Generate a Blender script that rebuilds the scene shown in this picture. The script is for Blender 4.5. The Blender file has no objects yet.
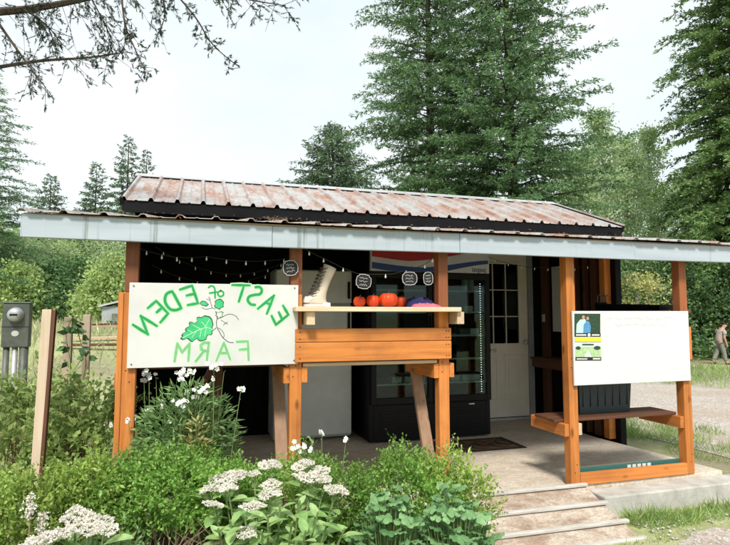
import bpy, bmesh, math, random
import numpy as np
from mathutils import Vector, Matrix, Euler
R = math.radians
random.seed(7); rng = np.random.default_rng(11)
sc = bpy.context.scene
COL = sc.collection

# ------------------------------------------------------------------ camera, sky, sun, exposure
YAW, PITCH, FPX, EYE = R(16.9), math.atan(42.5/550), 550.0, 1.36
cd = bpy.data.cameras.new('camera'); cam = bpy.data.objects.new('camera', cd); COL.objects.link(cam)
cd.sensor_width = 36; cd.lens = 36*FPX/730; cd.clip_start = .05; cd.clip_end = 2000
cam.location = (0, 0, EYE); cam.rotation_euler = (math.pi/2+PITCH, 0, -YAW)
sc.camera = cam
SUN_EL, SUN_AZ = R(51), R(200)          # azimuth clockwise from +Y
w = bpy.data.worlds.new('World'); sc.world = w; w.use_nodes = True
nt = w.node_tree; nt.nodes.clear()
def N(t, typ, **kw):
    n = t.nodes.new(typ)
    for k, v in kw.items():
        if k in n.inputs.keys(): n.inputs[k].default_value = v
        else: setattr(n, k, v)
    return n
sky = N(nt, 'ShaderNodeTexSky'); sky.sky_type = 'NISHITA'; sky.sun_disc = False
sky.sun_elevation = SUN_EL; sky.sun_rotation = SUN_AZ; sky.air_density = 1.0; sky.dust_density = 2.0
tc = N(nt, 'ShaderNodeTexCoord')
mp = N(nt, 'ShaderNodeMapping'); mp.inputs['Scale'].default_value = (1, 1, 2.2)
nz = N(nt, 'ShaderNodeTexNoise', Scale=1.7, Detail=5.0, Roughness=.55)
cr = N(nt, 'ShaderNodeValToRGB'); cr.color_ramp.elements[0].position = .3; cr.color_ramp.elements[1].position = .66
cr.color_ramp.elements[0].color = (4.05, 4.8, 5.05, 1); cr.color_ramp.elements[1].color = (5.5, 5.8, 5.9, 1)
mx = N(nt, 'ShaderNodeMix'); mx.data_type = 'RGBA'; mx.inputs['Factor'].default_value = .93
bg = N(nt, 'ShaderNodeBackground', Strength=.1); wo = N(nt, 'ShaderNodeOutputWorld')
L = nt.links.new
L(tc.outputs['Generated'], mp.inputs['Vector']); L(mp.outputs[0], nz.inputs['Vector']); L(nz.outputs['Fac'], cr.inputs[0])
L(sky.outputs[0], mx.inputs['A']); L(cr.outputs[0], mx.inputs['B']); L(mx.outputs['Result'], bg.inputs['Color']); L(bg.outputs[0], wo.inputs[0])
sd = bpy.data.lights.new('sun', 'SUN'); sun = bpy.data.objects.new('sun', sd); COL.objects.link(sun)
sd.energy = 2.3; sd.angle = R(11); sd.color = (1, .95, .87)
sun.location = (-6, -6, 12); sun.rotation_euler = (math.pi/2-SUN_EL, 0, -SUN_AZ-math.pi)
vs = sc.view_settings
vs.view_transform = 'Standard'; vs.look = 'None'; vs.gamma = 1; vs.exposure = .95; vs.use_curve_mapping = False
sc.cycles.use_denoising = True; sc.cycles.max_bounces = 6; sc.cycles.diffuse_bounces = 3; sc.cycles.transparent_max_bounces = 12

# real positions worked out from the camera's geometry
_F = Vector((math.sin(YAW)*math.cos(PITCH), math.cos(YAW)*math.cos(PITCH), math.sin(PITCH)))
_R = Vector((math.cos(YAW), -math.sin(YAW), 0)); _U = _R.cross(_F)
def ray(px, py): return _F + _R*((px-365)/FPX) + _U*((272.5-py)/FPX)
def onY(px, py, Y): d = ray(px, py); k = Y/d.y; return Vector((d.x*k, Y, EYE+d.z*k))
def onZ(px, py, z): d = ray(px, py); k = (z-EYE)/d.z; return Vector((d.x*k, d.y*k, z))
def atd(px, py, dist): return Vector((0, 0, EYE)) + ray(px, py)*dist
def col_at(px, dist): v = atd(px, 315, dist); return v.x, v.y

# ------------------------------------------------------------------ materials
MATS = {}
def newmat(name):
    m = bpy.data.materials.new(name); m.use_nodes = True; t = m.node_tree; t.nodes.clear()
    o = N(t, 'ShaderNodeOutputMaterial'); MATS[name] = m
    return m, t, o
def noise(t, scale=5, detail=4, rough=.55, stretch=(1, 1, 1), vary=True, dist=0):
    tc = N(t, 'ShaderNodeTexCoord'); mp = N(t, 'ShaderNodeMapping'); mp.inputs['Scale'].default_value = stretch
    t.links.new(tc.outputs['Object'], mp.inputs['Vector'])
    if vary:
        oi = N(t, 'ShaderNodeObjectInfo'); ml = N(t, 'ShaderNodeMath', operation='MULTIPLY'); ml.inputs[1].default_value = 37.0
        t.links.new(oi.outputs['Random'], ml.inputs[0]); t.links.new(ml.outputs[0], mp.inputs['Location'])
    n = N(t, 'ShaderNodeTexNoise', Scale=scale, Detail=detail, Roughness=rough, Distortion=dist)
    t.links.new(mp.outputs[0], n.inputs['Vector']); return n
def ramp(t, src, stops):
    r = N(t, 'ShaderNodeValToRGB'); e = r.color_ramp.elements
    while len(e) < len(stops): e.new(.5)
    for i, (p, c) in enumerate(stops):
        e[i].position = p; e[i].color = (*c, 1) if len(c) == 3 else c
    t.links.new(src, r.inputs[0]); return r
def mixc(t, a, b, fac, blend='MIX'):
    m = N(t, 'ShaderNodeMix'); m.data_type = 'RGBA'; m.blend_type = blend
    for s, k in ((a, 'A'), (b, 'B'), (fac, 'Factor')):
        if isinstance(s, (tuple, list)): m.inputs[k].default_value = (*s, 1)
        elif isinstance(s, (int, float)): m.inputs[k].default_value = s
        else: t.links.new(s, m.inputs[k])
    return m.outputs['Result']
def finish(t, o, colr, rough=.7, bump=None, bstr=.3, bdist=.004, metal=0, spec=.4):
    p = N(t, 'ShaderNodeBsdfPrincipled', Roughness=rough if isinstance(rough, (int, float)) else .5, Metallic=metal)
    p.inputs['Specular IOR Level'].default_value = spec
    if isinstance(colr, tuple): p.inputs['Base Color'].default_value = (*colr, 1)
    else: t.links.new(colr, p.inputs['Base Color'])
    if not isinstance(rough, (int, float)): t.links.new(rough, p.inputs['Roughness'])
    if bump is not None:
        b = N(t, 'ShaderNodeBump', Strength=bstr, Distance=bdist); t.links.new(bump, b.inputs['Height']); t.links.new(b.outputs[0], p.inputs['Normal'])
    t.links.new(p.outputs[0], o.inputs[0]); return p
def plain(name, c1, c2=None, scale=6, rough=.6, bstr=.15, stretch=(1, 1, 1), metal=0, spec=.4, bdist=.003, bscale=None):
    m, t, o = newmat(name); c2 = c2 or tuple(x*.75 for x in c1)
    n = noise(t, scale, 5, .6, stretch); r = ramp(t, n.outputs['Fac'], [(.3, c2), (.7, c1)])
    n2 = noise(t, bscale or scale*5, 3, .6, stretch)
    finish(t, o, r.outputs[0], rough, n2.outputs['Fac'], bstr, bdist, metal, spec); return m
def wood(name, c1, c2, axis, dirt=(.10, .06, .04), dirtamt=.35, rough=.62, bstr=.35, knots=True):
    m, t, o = newmat(name); st = [34, 34, 34]; st[axis] = 1.6
    g = noise(t, 1.0, 6, .65, st, dist=.6); r = ramp(t, g.outputs['Fac'], [(.28, c2), (.5, tuple((a+b)/2 for a, b in zip(c1, c2))), (.72, c1)])
    big = noise(t, 2.3, 4, .6, (1, 1, 1)); rb = ramp(t, big.outputs['Fac'], [(.46, (0, 0, 0)), (.75, (dirtamt,)*3)])
    c = mixc(t, r.outputs[0], dirt, rb.outputs[0])
    hs = N(t, 'ShaderNodeHueSaturation'); oi = N(t, 'ShaderNodeObjectInfo')
    mr = N(t, 'ShaderNodeMapRange'); mr.inputs['To Min'].default_value = .8; mr.inputs['To Max'].default_value = 1.18
    t.links.new(oi.outputs['Random'], mr.inputs[0]); t.links.new(mr.outputs[0], hs.inputs['Value']); t.links.new(c, hs.inputs['Color'])
    c = hs.outputs[0]
    if knots:
        s2 = [7.5, 7.5, 7.5]; s2[axis] = 3.0
        tc = N(t, 'ShaderNodeTexCoord'); mp = N(t, 'ShaderNodeMapping'); mp.inputs['Scale'].default_value = s2
        v = N(t, 'ShaderNodeTexVoronoi', Scale=1.0); t.links.new(tc.outputs['Object'], mp.inputs[0]); t.links.new(mp.outputs[0], v.inputs['Vector'])
        rk = ramp(t, v.outputs['Distance'], [(.07, (.85,)*3), (.15, (0, 0, 0))]); c = mixc(t, c, tuple(x*.35 for x in c2), rk.outputs[0])
    s3 = [60, 60, 60]; s3[axis] = 1.1
    ck = noise(t, 1.0, 3, .5, s3, dist=.3); rc = ramp(t, ck.outputs['Fac'], [(.70, (0, 0, 0)), (.76, (.75,)*3)]); c = mixc(t, c, tuple(x*.22 for x in c2), rc.outputs[0])
    finish(t, o, c, rough, g.outputs['Fac'], bstr, .003); return m
AX = 'xyz'
for a in range(3):
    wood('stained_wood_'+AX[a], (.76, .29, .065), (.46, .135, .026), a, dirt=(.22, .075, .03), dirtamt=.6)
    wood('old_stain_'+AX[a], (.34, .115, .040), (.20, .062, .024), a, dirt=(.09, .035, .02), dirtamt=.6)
    wood('brown_wood_'+AX[a], (.17, .066, .032), (.085, .034, .018), a, dirtamt=.3)
    wood('raw_wood_'+AX[a], (.72, .54, .37), (.56, .38, .24), a, dirtamt=.25)
    wood('grey_wood_'+AX[a], (.50, .40, .30), (.33, .25, .18), a, dirtamt=.4)
wood('brace_wood_z', (.40, .25, .15), (.26, .15, .09), 2, dirtamt=.4)
wood('pale_wood_z', (.80, .66, .50), (.66, .50, .35), 2, dirtamt=.15, knots=False)
def black_siding():
    m, t, o = newmat('black_siding'); n = noise(t, 1, 5, .6, (30, 30, 2)); r = ramp(t, n.outputs['Fac'], [(.3, (.003, .003, .0035)), (.75, (.011, .010, .010))])
    finish(t, o, r.outputs[0], .85, n.outputs['Fac'], .3, spec=.1)
black_siding()
def fascia_paint():
    m, t, o = newmat('fascia_paint')
    n = noise(t, 1, 5, .6, (1.5, 20, 14)); r = ramp(t, n.outputs['Fac'], [(.30, (.36, .42, .47)), (.66, (.44, .50, .55))])
    s = noise(t, 1, 5, .7, (26, 26, .9)); rs = ramp(t, s.outputs['Fac'], [(.56, (0, 0, 0)), (.70, (.8,)*3)])
    big = noise(t, 1.1, 2, .5, (1, 1, .1)); rb = ramp(t, big.outputs['Fac'], [(.47, (0, 0, 0)), (.56, (1,)*3)])
    f = mixc(t, (0, 0, 0), rs.outputs[0], rb.outputs[0]); c = mixc(t, r.outputs[0], (.12, .13, .11), f)
    finish(t, o, c, .6, n.outputs['Fac'], .2)
fascia_paint()
def rusty(name, amt, axis_scale=(1, .45, .45)):
    m, t, o = newmat(name)
    g = noise(t, 14, 3, .6); base = ramp(t, g.outputs['Fac'], [(.3, (.40, .395, .385)), (.7, (.52, .515, .505))])
    n = noise(t, 2.6, 8, .78, axis_scale, vary=False); n2 = noise(t, 26, 5, .7, vary=False)
    ad = N(t, 'ShaderNodeMath', operation='MULTIPLY_ADD'); ad.inputs[1].default_value = .3
    t.links.new(n2.outputs['Fac'], ad.inputs[0]); t.links.new(n.outputs['Fac'], ad.inputs[2])
    f = ramp(t, ad.outputs[0], [(amt-.07, (0, 0, 0)), (amt+.02, (.5,)*3), (amt+.11, (.9,)*3)])
    rc = ramp(t, n2.outputs['Fac'], [(.3, (.24, .095, .055)), (.7, (.43, .22, .145))])
    c = mixc(t, base.outputs[0], rc.outputs[0], f.outputs[0])
    rr = ramp(t, f.outputs[0], [(0, (.38,)*3), (1, (.8,)*3)])
    finish(t, o, c, rr.outputs[0], n2.outputs['Fac'], .12, .002, .25)
rusty('rusty_roof', .655, (2.0, .6, .6)); rusty('rusty_porch', .655, (2.5, .6, .6))
plain('galvanized', (.62, .63, .64), (.48, .49, .50), 8, .4, metal=.4)
plain('black_trim', (.009, .009, .011), (.004, .004, .005), 5, .7, spec=.15)
plain('white_panel', (.66, .66, .64), (.55, .55, .53), 2.5, .5, .08)
plain('whiteboard', (.68, .69, .69), (.62, .63, .63), 2, .25, .02)
plain('grey_metal', (.16, .175, .15), (.09, .10, .088), 9, .5, .15, metal=.2)
plain('white_appliance', (.66, .68, .64), (.54, .56, .53), 3, .4, .05)
plain('black_plastic', (.006, .006, .007), (.003, .003, .004), 8, .45, .08, spec=.2)
plain('tote_plastic', (.022, .042, .05), (.014, .028, .034), 3, .4, .05)
plain('door_paint', (.82, .78, .66), (.72, .68, .56), 4, .5, .08)
plain('frame_paint', (.36, .37, .38), (.27, .28, .29), 5, .55, .08)
plain('pumpkin_skin', (.72, .075, .010), (.52, .040, .007), 5, .4, .15)
plain('pumpkin_stem', (.10, .09, .03), (.05, .05, .02), 20, .8, .3)
plain('boot_leather', (.66, .60, .50), (.52, .45, .35), 7, .6, .25)
plain('boot_white', (.78, .77, .74), (.65, .64, .60), 9, .5, .15)
plain('boot_lace', (.07, .055, .045), None, 9, .8)
plain('blue_cloth', (.020, .022, .10), (.012, .013, .06), 12, .9, .4, bscale=200)
plain('pink_cloth', (.60, .17, .22), (.45, .09, .13), 12, .9, .4, bscale=200)
plain('chalkboard', (.012, .012, .012), None, 6, .7)
plain('chalk', (.75, .75, .74), (.5, .5, .5), 40, .9)
plain('sign_green', (.012, .25, .065), (.02, .34, .10), 18, .6, 0)
plain('sign_green_mid', (.20, .56, .25), (.27, .63, .30), 18, .6, 0)
plain('sign_green_pale', (.60, .83, .56), (.66, .84, .62), 18, .6, 0)
plain('farm_green', (.16, .40, .17), (.24, .48, .24), 18, .6, 0)
plain('leaf_print', (.03, .42, .14), (.07, .55, .22), 9, .6, 0)
plain('print_dark', (.02, .06, .04), None, 9, .5, 0)
plain('print_forest', (.035, .09, .04), (.01, .03, .018), 60, .5, 0)
plain('print_field', (.22, .45, .14), (.55, .65, .42), 60, .5, 0)
plain('print_sky', (.62, .68, .66), (.5, .6, .55), 60, .5, 0)
plain('print_black', (.015, .018, .018), None, 9, .4, 0)
plain('print_white', (.78, .78, .76), None, 9, .4, 0)
plain('print_yellow', (.66, .70, .05), (.6, .62, .04), 9, .4, 0)
plain('print_blue', (.06, .22, .45), (.10, .32, .55), 60, .4, 0)
plain('print_pale_blue', (.45, .68, .68), (.5, .62, .6), 60, .4, 0)
plain('print_skin', (.55, .32, .22), None, 20, .5, 0)
plain('marker_grey', (.42, .43, .45), (.55, .56, .57), 60, .5, 0)
plain('header_red', (.42, .02, .03), None, 4, .4, 0)
plain('header_white', (.55, .58, .62), None, 4, .4, 0)
plain('header_blue', (.02, .06, .24), None, 4, .4, 0)
plain('bulb_white', (.8, .8, .75), None, 4, .2, 0)
plain('wire', (.02, .03, .02), None, 4, .6, 0)
plain('concrete', (.56, .54, .50), (.34, .325, .29), 7, .85, .5, bscale=60, bdist=.005)
plain('batten_paint', (.62, .60, .56), (.38, .355, .32), 14, .8, .4, stretch=(.4, 3, 3))
plain('mat_fibre', (.17, .105, .06), (.09, .055, .03), 20, .95, .8, bscale=220)
plain('mat_dark', (.028, .02, .016), None, 30, .95, .8, bscale=220)
plain('bark', (.085, .065, .05), (.04, .03, .024), 3, .9, .8, stretch=(4, 4, 1), bdist=.03)
plain('pale_bark', (.42, .40, .36), (.24, .22, .19), 4, .85, .5, stretch=(1, 1, 3), bdist=.02)
plain('twig_bark', (.20, .14, .09), (.11, .075, .05), 20, .9, .4)
plain('dry_twig', (.42, .33, .22), (.28, .20, .12), 30, .9, .3)
plain('green_stem', (.20, .28, .10), (.12, .18, .06), 20, .7, .2)
plain('petal_white', (.86, .86, .82), (.78, .78, .72), 30, .7, .1)
plain('skin', (.52, .30, .22), None, 10, .6)
plain('shirt', (.42, .36, .36), (.33, .28, .28), 10, .9, .3)
plain('trousers', (.26, .26, .24), (.18, .18, .165), 10, .9, .3)
plain('hair', (.03, .02, .015), None, 40, .8, .3)
plain('shed_grey', (.36, .39, .42), (.28, .30, .33), 3, .7)
plain('red_plastic', (.50, .05, .06), None, 4, .5)
plain('teal_plastic', (.04, .14, .12), None, 4, .5)
def osb(name, tint, dirt):
    m, t, o = newmat(name); tc = N(t, 'ShaderNodeTexCoord')
    v = N(t, 'ShaderNodeTexVoronoi', Scale=60.0); mp = N(t, 'ShaderNodeMapping'); mp.inputs['Scale'].default_value = (.45, 1.2, 1)
    wp = noise(t, 9, 3, .6); mxv = N(t, 'ShaderNodeMix'); mxv.data_type = 'RGBA'; mxv.inputs['Factor'].default_value = .10
    t.links.new(tc.outputs['Object'], mp.inputs[0]); t.links.new(mp.outputs[0], mxv.inputs['A']); t.links.new(wp.outputs['Color'], mxv.inputs['B'])
    t.links.new(mxv.outputs['Result'], v.inputs['Vector'])
    bw = N(t, 'ShaderNodeRGBToBW'); t.links.new(v.outputs['Color'], bw.inputs[0])
    r = ramp(t, bw.outputs[0], [(.1, tuple(x*.80 for x in tint)), (.9, tuple(min(1, x*1.12) for x in tint))])
    n = noise(t, 3.2, 8, .75, (1.0, 1.9, 1), dist=.5); rn = ramp(t, n.outputs['Fac'], [(.44, (0, 0, 0)), (.62, (.85,)*3)])
    c = mixc(t, r.outputs[0], dirt, rn.outputs[0])
    fn = noise(t, 1, 6, .7, (45, 110, 45), dist=.8); rf = ramp(t, fn.outputs['Fac'], [(.30, (.55,)*3), (.50, (1,)*3), (.75, (1.12,)*3)]); c = mixc(t, c, rf.outputs[0], 1.0, 'MULTIPLY')
    finish(t, o, c, .85, fn.outputs['Fac'], .6, .004)
osb('deck_board', (.66, .58, .475), (.50, .415, .32)); osb('ramp_board', (.52, .44, .36), (.26, .175, .12))
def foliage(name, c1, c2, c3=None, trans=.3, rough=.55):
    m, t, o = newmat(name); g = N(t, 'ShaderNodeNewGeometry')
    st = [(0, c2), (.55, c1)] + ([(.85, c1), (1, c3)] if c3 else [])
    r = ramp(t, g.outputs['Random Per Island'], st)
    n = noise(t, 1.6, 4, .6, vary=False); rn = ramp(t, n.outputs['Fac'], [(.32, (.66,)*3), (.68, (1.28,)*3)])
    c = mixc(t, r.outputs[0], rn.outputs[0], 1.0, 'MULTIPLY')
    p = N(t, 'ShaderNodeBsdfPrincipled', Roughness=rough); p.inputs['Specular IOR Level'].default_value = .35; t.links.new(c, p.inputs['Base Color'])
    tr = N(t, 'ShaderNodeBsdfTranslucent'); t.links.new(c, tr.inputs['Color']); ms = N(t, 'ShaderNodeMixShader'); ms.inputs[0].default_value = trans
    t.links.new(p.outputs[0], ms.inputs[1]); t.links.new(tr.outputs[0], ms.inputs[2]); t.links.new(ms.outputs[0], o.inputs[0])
foliage('fir_needles', (.15, .27, .115), (.05, .115, .05), (.38, .52, .22), .35)
foliage('bough_needles', (.05, .085, .045), (.02, .04, .022), (.10, .15, .07))
foliage('cedar_needles', (.18, .30, .09), (.06, .13, .045), (.38, .48, .17))
foliage('far_needles', (.14, .215, .12), (.07, .125, .075), (.24, .33, .16))
foliage('alder_leaves', (.45, .57, .30), (.29, .42, .20), (.60, .68, .42), .45)
foliage('willow_leaves', (.42, .54, .20), (.28, .41, .14), (.58, .64, .28), .42)
foliage('yellow_leaves', (.52, .50, .19), (.36, .40, .13), (.66, .62, .30), .4)
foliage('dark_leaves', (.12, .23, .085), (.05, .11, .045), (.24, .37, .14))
foliage('box_leaves', (.25, .44, .09), (.11, .25, .045), (.46, .62, .18), .4, .4)
foliage('box_leaves_yellow', (.36, .50, .105), (.19, .32, .06), (.56, .65, .22), .4, .4)
foliage('weed_leaves', (.38, .50, .17), (.20, .31, .09), (.64, .66, .28), .42)
foliage('grey_leaves', (.25, .41, .15), (.12, .24, .08), (.44, .58, .25), .38)
foliage('dry_leaves', (.52, .48, .18), (.36, .31, .11), (.64, .58, .28), .35)
foliage('grass_blades', (.30, .42, .13), (.17, .29, .08), (.55, .54, .28), .38)
foliage('meadow_blades', (.52, .52, .30), (.34, .40, .19), (.68, .64, .42), .38)
foliage('litter_leaves', (.24, .17, .09), (.13, .09, .05), (.36, .28, .14), .2)
foliage('floret', (.90, .86, .78), (.80, .73, .63), (.92, .90, .86), .25, .8)
def leaf_solid(name, c1, c2, trans=.28):
    m, t, o = newmat(name); oi = N(t, 'ShaderNodeObjectInfo')
    r = ramp(t, oi.outputs['Random'], [(0, c2), (1, c1)]); n = noise(t, 40, 3, .5); rn = ramp(t, n.outputs['Fac'], [(.3, (.85,)*3), (.7, (1.15,)*3)])
    c = mixc(t, r.outputs[0], rn.outputs[0], 1.0, 'MULTIPLY')
    p = N(t, 'ShaderNodeBsdfPrincipled', Roughness=.45); t.links.new(c, p.inputs['Base Color'])
    tr = N(t, 'ShaderNodeBsdfTranslucent'); t.links.new(c, tr.inputs['Color']); ms = N(t, 'ShaderNodeMixShader'); ms.inputs[0].default_value = trans
    t.links.new(p.outputs[0], ms.inputs[1]); t.links.new(tr.outputs[0], ms.inputs[2]); t.links.new(ms.outputs[0], o.inputs[0])
leaf_solid('sedum_leaf', (.42, .58, .24), (.24, .42, .13)); leaf_solid('columbine_leaf', (.26, .45, .19), (.10, .23, .085))
def glass(name, tint, refl=.12, rough=.03):
    m, t, o = newmat(name); a = N(t, 'ShaderNodeBsdfTransparent', Color=(*tint, 1)); b = N(t, 'ShaderNodeBsdfGlossy', Roughness=rough, Color=(.45, .52, .48, 1))
    fr = N(t, 'ShaderNodeFresnel', IOR=1.5); ad = N(t, 'ShaderNodeMath', operation='ADD'); ad.inputs[1].default_value = refl; t.links.new(fr.outputs[0], ad.inputs[0])
    ms = N(t, 'ShaderNodeMixShader'); t.links.new(ad.outputs[0], ms.inputs[0]); t.links.new(a.outputs[0], ms.inputs[1]); t.links.new(b.outputs[0], ms.inputs[2]); t.links.new(ms.outputs[0], o.inputs[0])
glass('fridge_glass', (.66, .76, .73), .01); glass('window_glass', (.30, .34, .33), .04); glass('meter_glass', (.9, .9, .9), .05)
m, t, o = newmat('lit_led'); e_ = N(t, 'ShaderNodeEmission', Color=(.95, .97, 1, 1), Strength=1.3); t.links.new(e_.outputs[0], o.inputs[0])
def ground_mat():
    m, t, o = newmat('ground_soil')
    n = noise(t, .35, 6, .6, vary=False); f = noise(t, 9, 6, .65, vary=False); f2 = noise(t, 60, 4, .6, vary=False)
    g = ramp(t, f.outputs['Fac'], [(.3, (.26, .30, .12)), (.55, (.42, .44, .22)), (.75, (.58, .54, .34))])
    d = ramp(t, f2.outputs['Fac'], [(.3, (.16, .125, .09)), (.7, (.36, .30, .22))])
    k = ramp(t, n.outputs['Fac'], [(.45, (0, 0, 0)), (.62, (.75,)*3)])
    c = mixc(t, g.outputs[0], d.outputs[0], k.outputs[0]); finish(t, o, c, .95, f2.outputs['Fac'], .8, .02)
    m, t, o = newmat('gravel')
    tc = N(t, 'ShaderNodeTexCoord'); v = N(t, 'ShaderNodeTexVoronoi', Scale=42.0); t.links.new(tc.outputs['Object'], v.inputs['Vector'])
    bw = N(t, 'ShaderNodeRGBToBW'); t.links.new(v.outputs['Color'], bw.inputs[0])
    r = ramp(t, bw.outputs[0], [(.15, (.28, .245, .215)), (.5, (.44, .39, .345)), (.85, (.60, .54, .49))])
    n = noise(t, .9, 6, .65, vary=False); rn = ramp(t, n.outputs['Fac'], [(.46, (0, 0, 0)), (.70, (.65,)*3)])
    c = mixc(t, r.outputs[0], (.36, .27, .20), rn.outputs[0])
    finish(t, o, c, .95, v.outputs['Distance'], .7, .012)
    m, t, o = newmat('bed_soil'); n = noise(t, 14, 6, .65, vary=False); r = ramp(t, n.outputs['Fac'], [(.3, (.035, .025, .017)), (.7, (.10, .07, .045))])
    finish(t, o, r.outputs[0], .95, n.outputs['Fac'], .8, .02)
ground_mat()

# ------------------------------------------------------------------ mesh helpers
def WL(o):
    v = Vector((0, 0, 0))
    while o is not None: v = v + Vector(o.location); o = o.parent
    return v
def link(name, me, parent=None, world=True):
    o = bpy.data.objects.new(name, me); COL.objects.link(o)
    if parent is not None:
        o.parent = parent
        if world: o.location = -WL(parent)
    return o
def tag(o, label=None, cat=None, group=None, kind=None):
    for k, v in (('label', label), ('category', cat), ('group', group), ('kind', kind)):
        if v: o[k] = v
    return o
def thing(name, label, cat, loc=(0, 0, 0), group=None):
    o = bpy.data.objects.new(name, None); COL.objects.link(o); o.location = loc; o.empty_display_size = .1
    return tag(o, label, cat, group)
def copy_tree(o, parent=None):
    c = o.copy(); COL.objects.link(c); c.parent = parent
    for ch in list(o.children): copy_tree(ch, c)
    return c
class MB:
    def __init__(s): s.v = []; s.f = []; s.m = []; s.cur = 0
    def add(s, vs, fs):
        n = len(s.v); s.v += [tuple(v) for v in vs]; s.f += [tuple(i+n for i in f) for f in fs]; s.m += [s.cur]*len(fs); return s
    def box(s, x0, x1, y0, y1, z0, z1):
        return s.add([(x0,y0,z0),(x1,y0,z0),(x1,y1,z0),(x0,y1,z0),(x0,y0,z1),(x1,y0,z1),(x1,y1,z1),(x0,y1,z1)],
                     [(0,3,2,1),(4,5,6,7),(0,1,5,4),(1,2,6,5),(2,3,7,6),(3,0,4,7)])
    def beam(s, a, b, wd, ht, up=(0, 0, 1)):
        a, b = Vector(a), Vector(b); d = (b-a).normalized(); u = Vector(up)
        if abs(d.dot(u)) > .98: u = Vector((0, 1, 0))
        r = d.cross(u).normalized()*wd/2; u = r.cross(d).normalized()*ht/2
        return s.add([a-r-u, a+r-u, a+r+u, a-r+u, b-r-u, b+r-u, b+r+u, b-r+u], [(0,1,2,3),(4,7,6,5),(0,4,5,1),(1,5,6,2),(2,6,7,3),(3,7,4,0)])
    def tube(s, pts, rad, n=6, caps=True):
        pts = [Vector(p) for p in pts]; k = len(pts); rad = [rad]*k if isinstance(rad, (int, float)) else rad
        vs = []; prev = None
        for i, p in enumerate(pts):
            d = (pts[min(i+1, k-1)]-pts[max(i-1, 0)]).normalized()
            if prev is None:
                u = Vector((0, 0, 1)) if abs(d.z) < .9 else Vector((1, 0, 0)); a = d.cross(u).normalized()
            else: a = (prev-d*prev.dot(d)).normalized()
            prev = a; b = d.cross(a)
            vs += [p+(a*math.cos(2*math.pi*j/n)+b*math.sin(2*math.pi*j/n))*rad[i] for j in range(n)]
        fs = [(i*n+j, i*n+(j+1)%n, (i+1)*n+(j+1)%n, (i+1)*n+j) for i in range(k-1) for j in range(n)]
        if caps: fs += [tuple(range(n-1, -1, -1)), tuple(range((k-1)*n, k*n))]
        return s.add(vs, fs)
    def lathe(s, prof, c=(0, 0, 0), n=16, sq=None):
        vs = []; k = len(prof)
        for r, z in prof:
            for j in range(n):
                a = 2*math.pi*j/n; q = sq(a) if sq else 1
                vs.append((c[0]+r*q*math.cos(a), c[1]+r*q*math.sin(a), c[2]+z))
        fs = [(i*n+j, i*n+(j+1)%n, (i+1)*n+(j+1)%n, (i+1)*n+j) for i in range(k-1) for j in range(n)]
        fs += [tuple(range(n-1, -1, -1)), tuple(range((k-1)*n, k*n))]
        return s.add(vs, fs)
    def poly(s, pts, dirv):           # flat outline given thickness along dirv
        n = len(pts); d = Vector(dirv); a = [Vector(p) for p in pts]
        return s.add(a+[p+d for p in a], [tuple(range(n)), tuple(range(2*n-1, n-1, -1))]+[(i, i+n, (i+1) % n+n, (i+1) % n) for i in range(n)])
    def build(s, name, mat, parent=None, smooth=False, bevel=0, world=True):
        me = bpy.data.meshes.new(name); me.from_pydata(s.v, [], s.f)
        for mm in (mat if isinstance(mat, (list, tuple)) else [mat]): me.materials.append(MATS[mm])
        if len(me.materials) > 1: me.polygons.foreach_set('material_index', s.m)
        bm = bmesh.new(); bm.from_mesh(me); bmesh.ops.recalc_face_normals(bm, faces=bm.faces)
        bm.to_mesh(me); bm.free()
        if smooth: me.polygons.foreach_set('use_smooth', [True]*len(me.polygons))
        o = link(name, me, parent, world)
        if bevel:
            b = o.modifiers.new('edge', 'BEVEL'); b.width = bevel; b.segments = 2; b.limit_method = 'ANGLE'; b.angle_limit = R(40)
        return o
def box(name, mat, parent, x0, x1, y0, y1, z0, z1, bevel=.004): return MB().box(x0, x1, y0, y1, z0, z1).build(name, mat, parent, bevel=bevel)
def beam(name, mat, parent, a, b, wd, ht, bevel=.004, up=(0, 0, 1)): return MB().beam(a, b, wd, ht, up).build(name, mat, parent, bevel=bevel)
def unit(v): return v/np.maximum(np.linalg.norm(v, axis=-1, keepdims=True), 1e-9)
def leaves(name, C, D, L, Wd, mat, parent=None, fold=.25, world=True, kind=True):
    """many leaf-sized folded faces: base C, direction D, length L, width Wd"""
    C = np.asarray(C, float); n = len(C); D = unit(np.asarray(D, float)); S = unit(np.cross(D, rng.normal(size=(n, 3)))); U = np.cross(S, D)
    L = np.broadcast_to(L, n)[:, None]; Wd = np.broadcast_to(Wd, n)[:, None]
    mid = C+D*L*.45-U*Wd*fold
    V = np.stack([C, mid+S*Wd*.5+U*Wd*fold, C+D*L, mid-S*Wd*.5+U*Wd*fold], 1).reshape(-1, 3)
    b = np.arange(n)*4; F = np.stack([b, b+1, b+2, b, b+2, b+3], 1).reshape(-1)
    me = bpy.data.meshes.new(name); me.vertices.add(4*n); me.vertices.foreach_set('co', V.astype(np.float32).ravel())
    me.loops.add(6*n); me.loops.foreach_set('vertex_index', F.astype(np.int32)); me.polygons.add(2*n)
    me.polygons.foreach_set('loop_start', np.arange(0, 6*n, 3, dtype=np.int32)); me.update(calc_edges=True); me.validate()
    me.materials.append(MATS[mat]); o = link(name, me, parent, world)
    if kind: o['kind'] = 'stuff'
    return o

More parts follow.
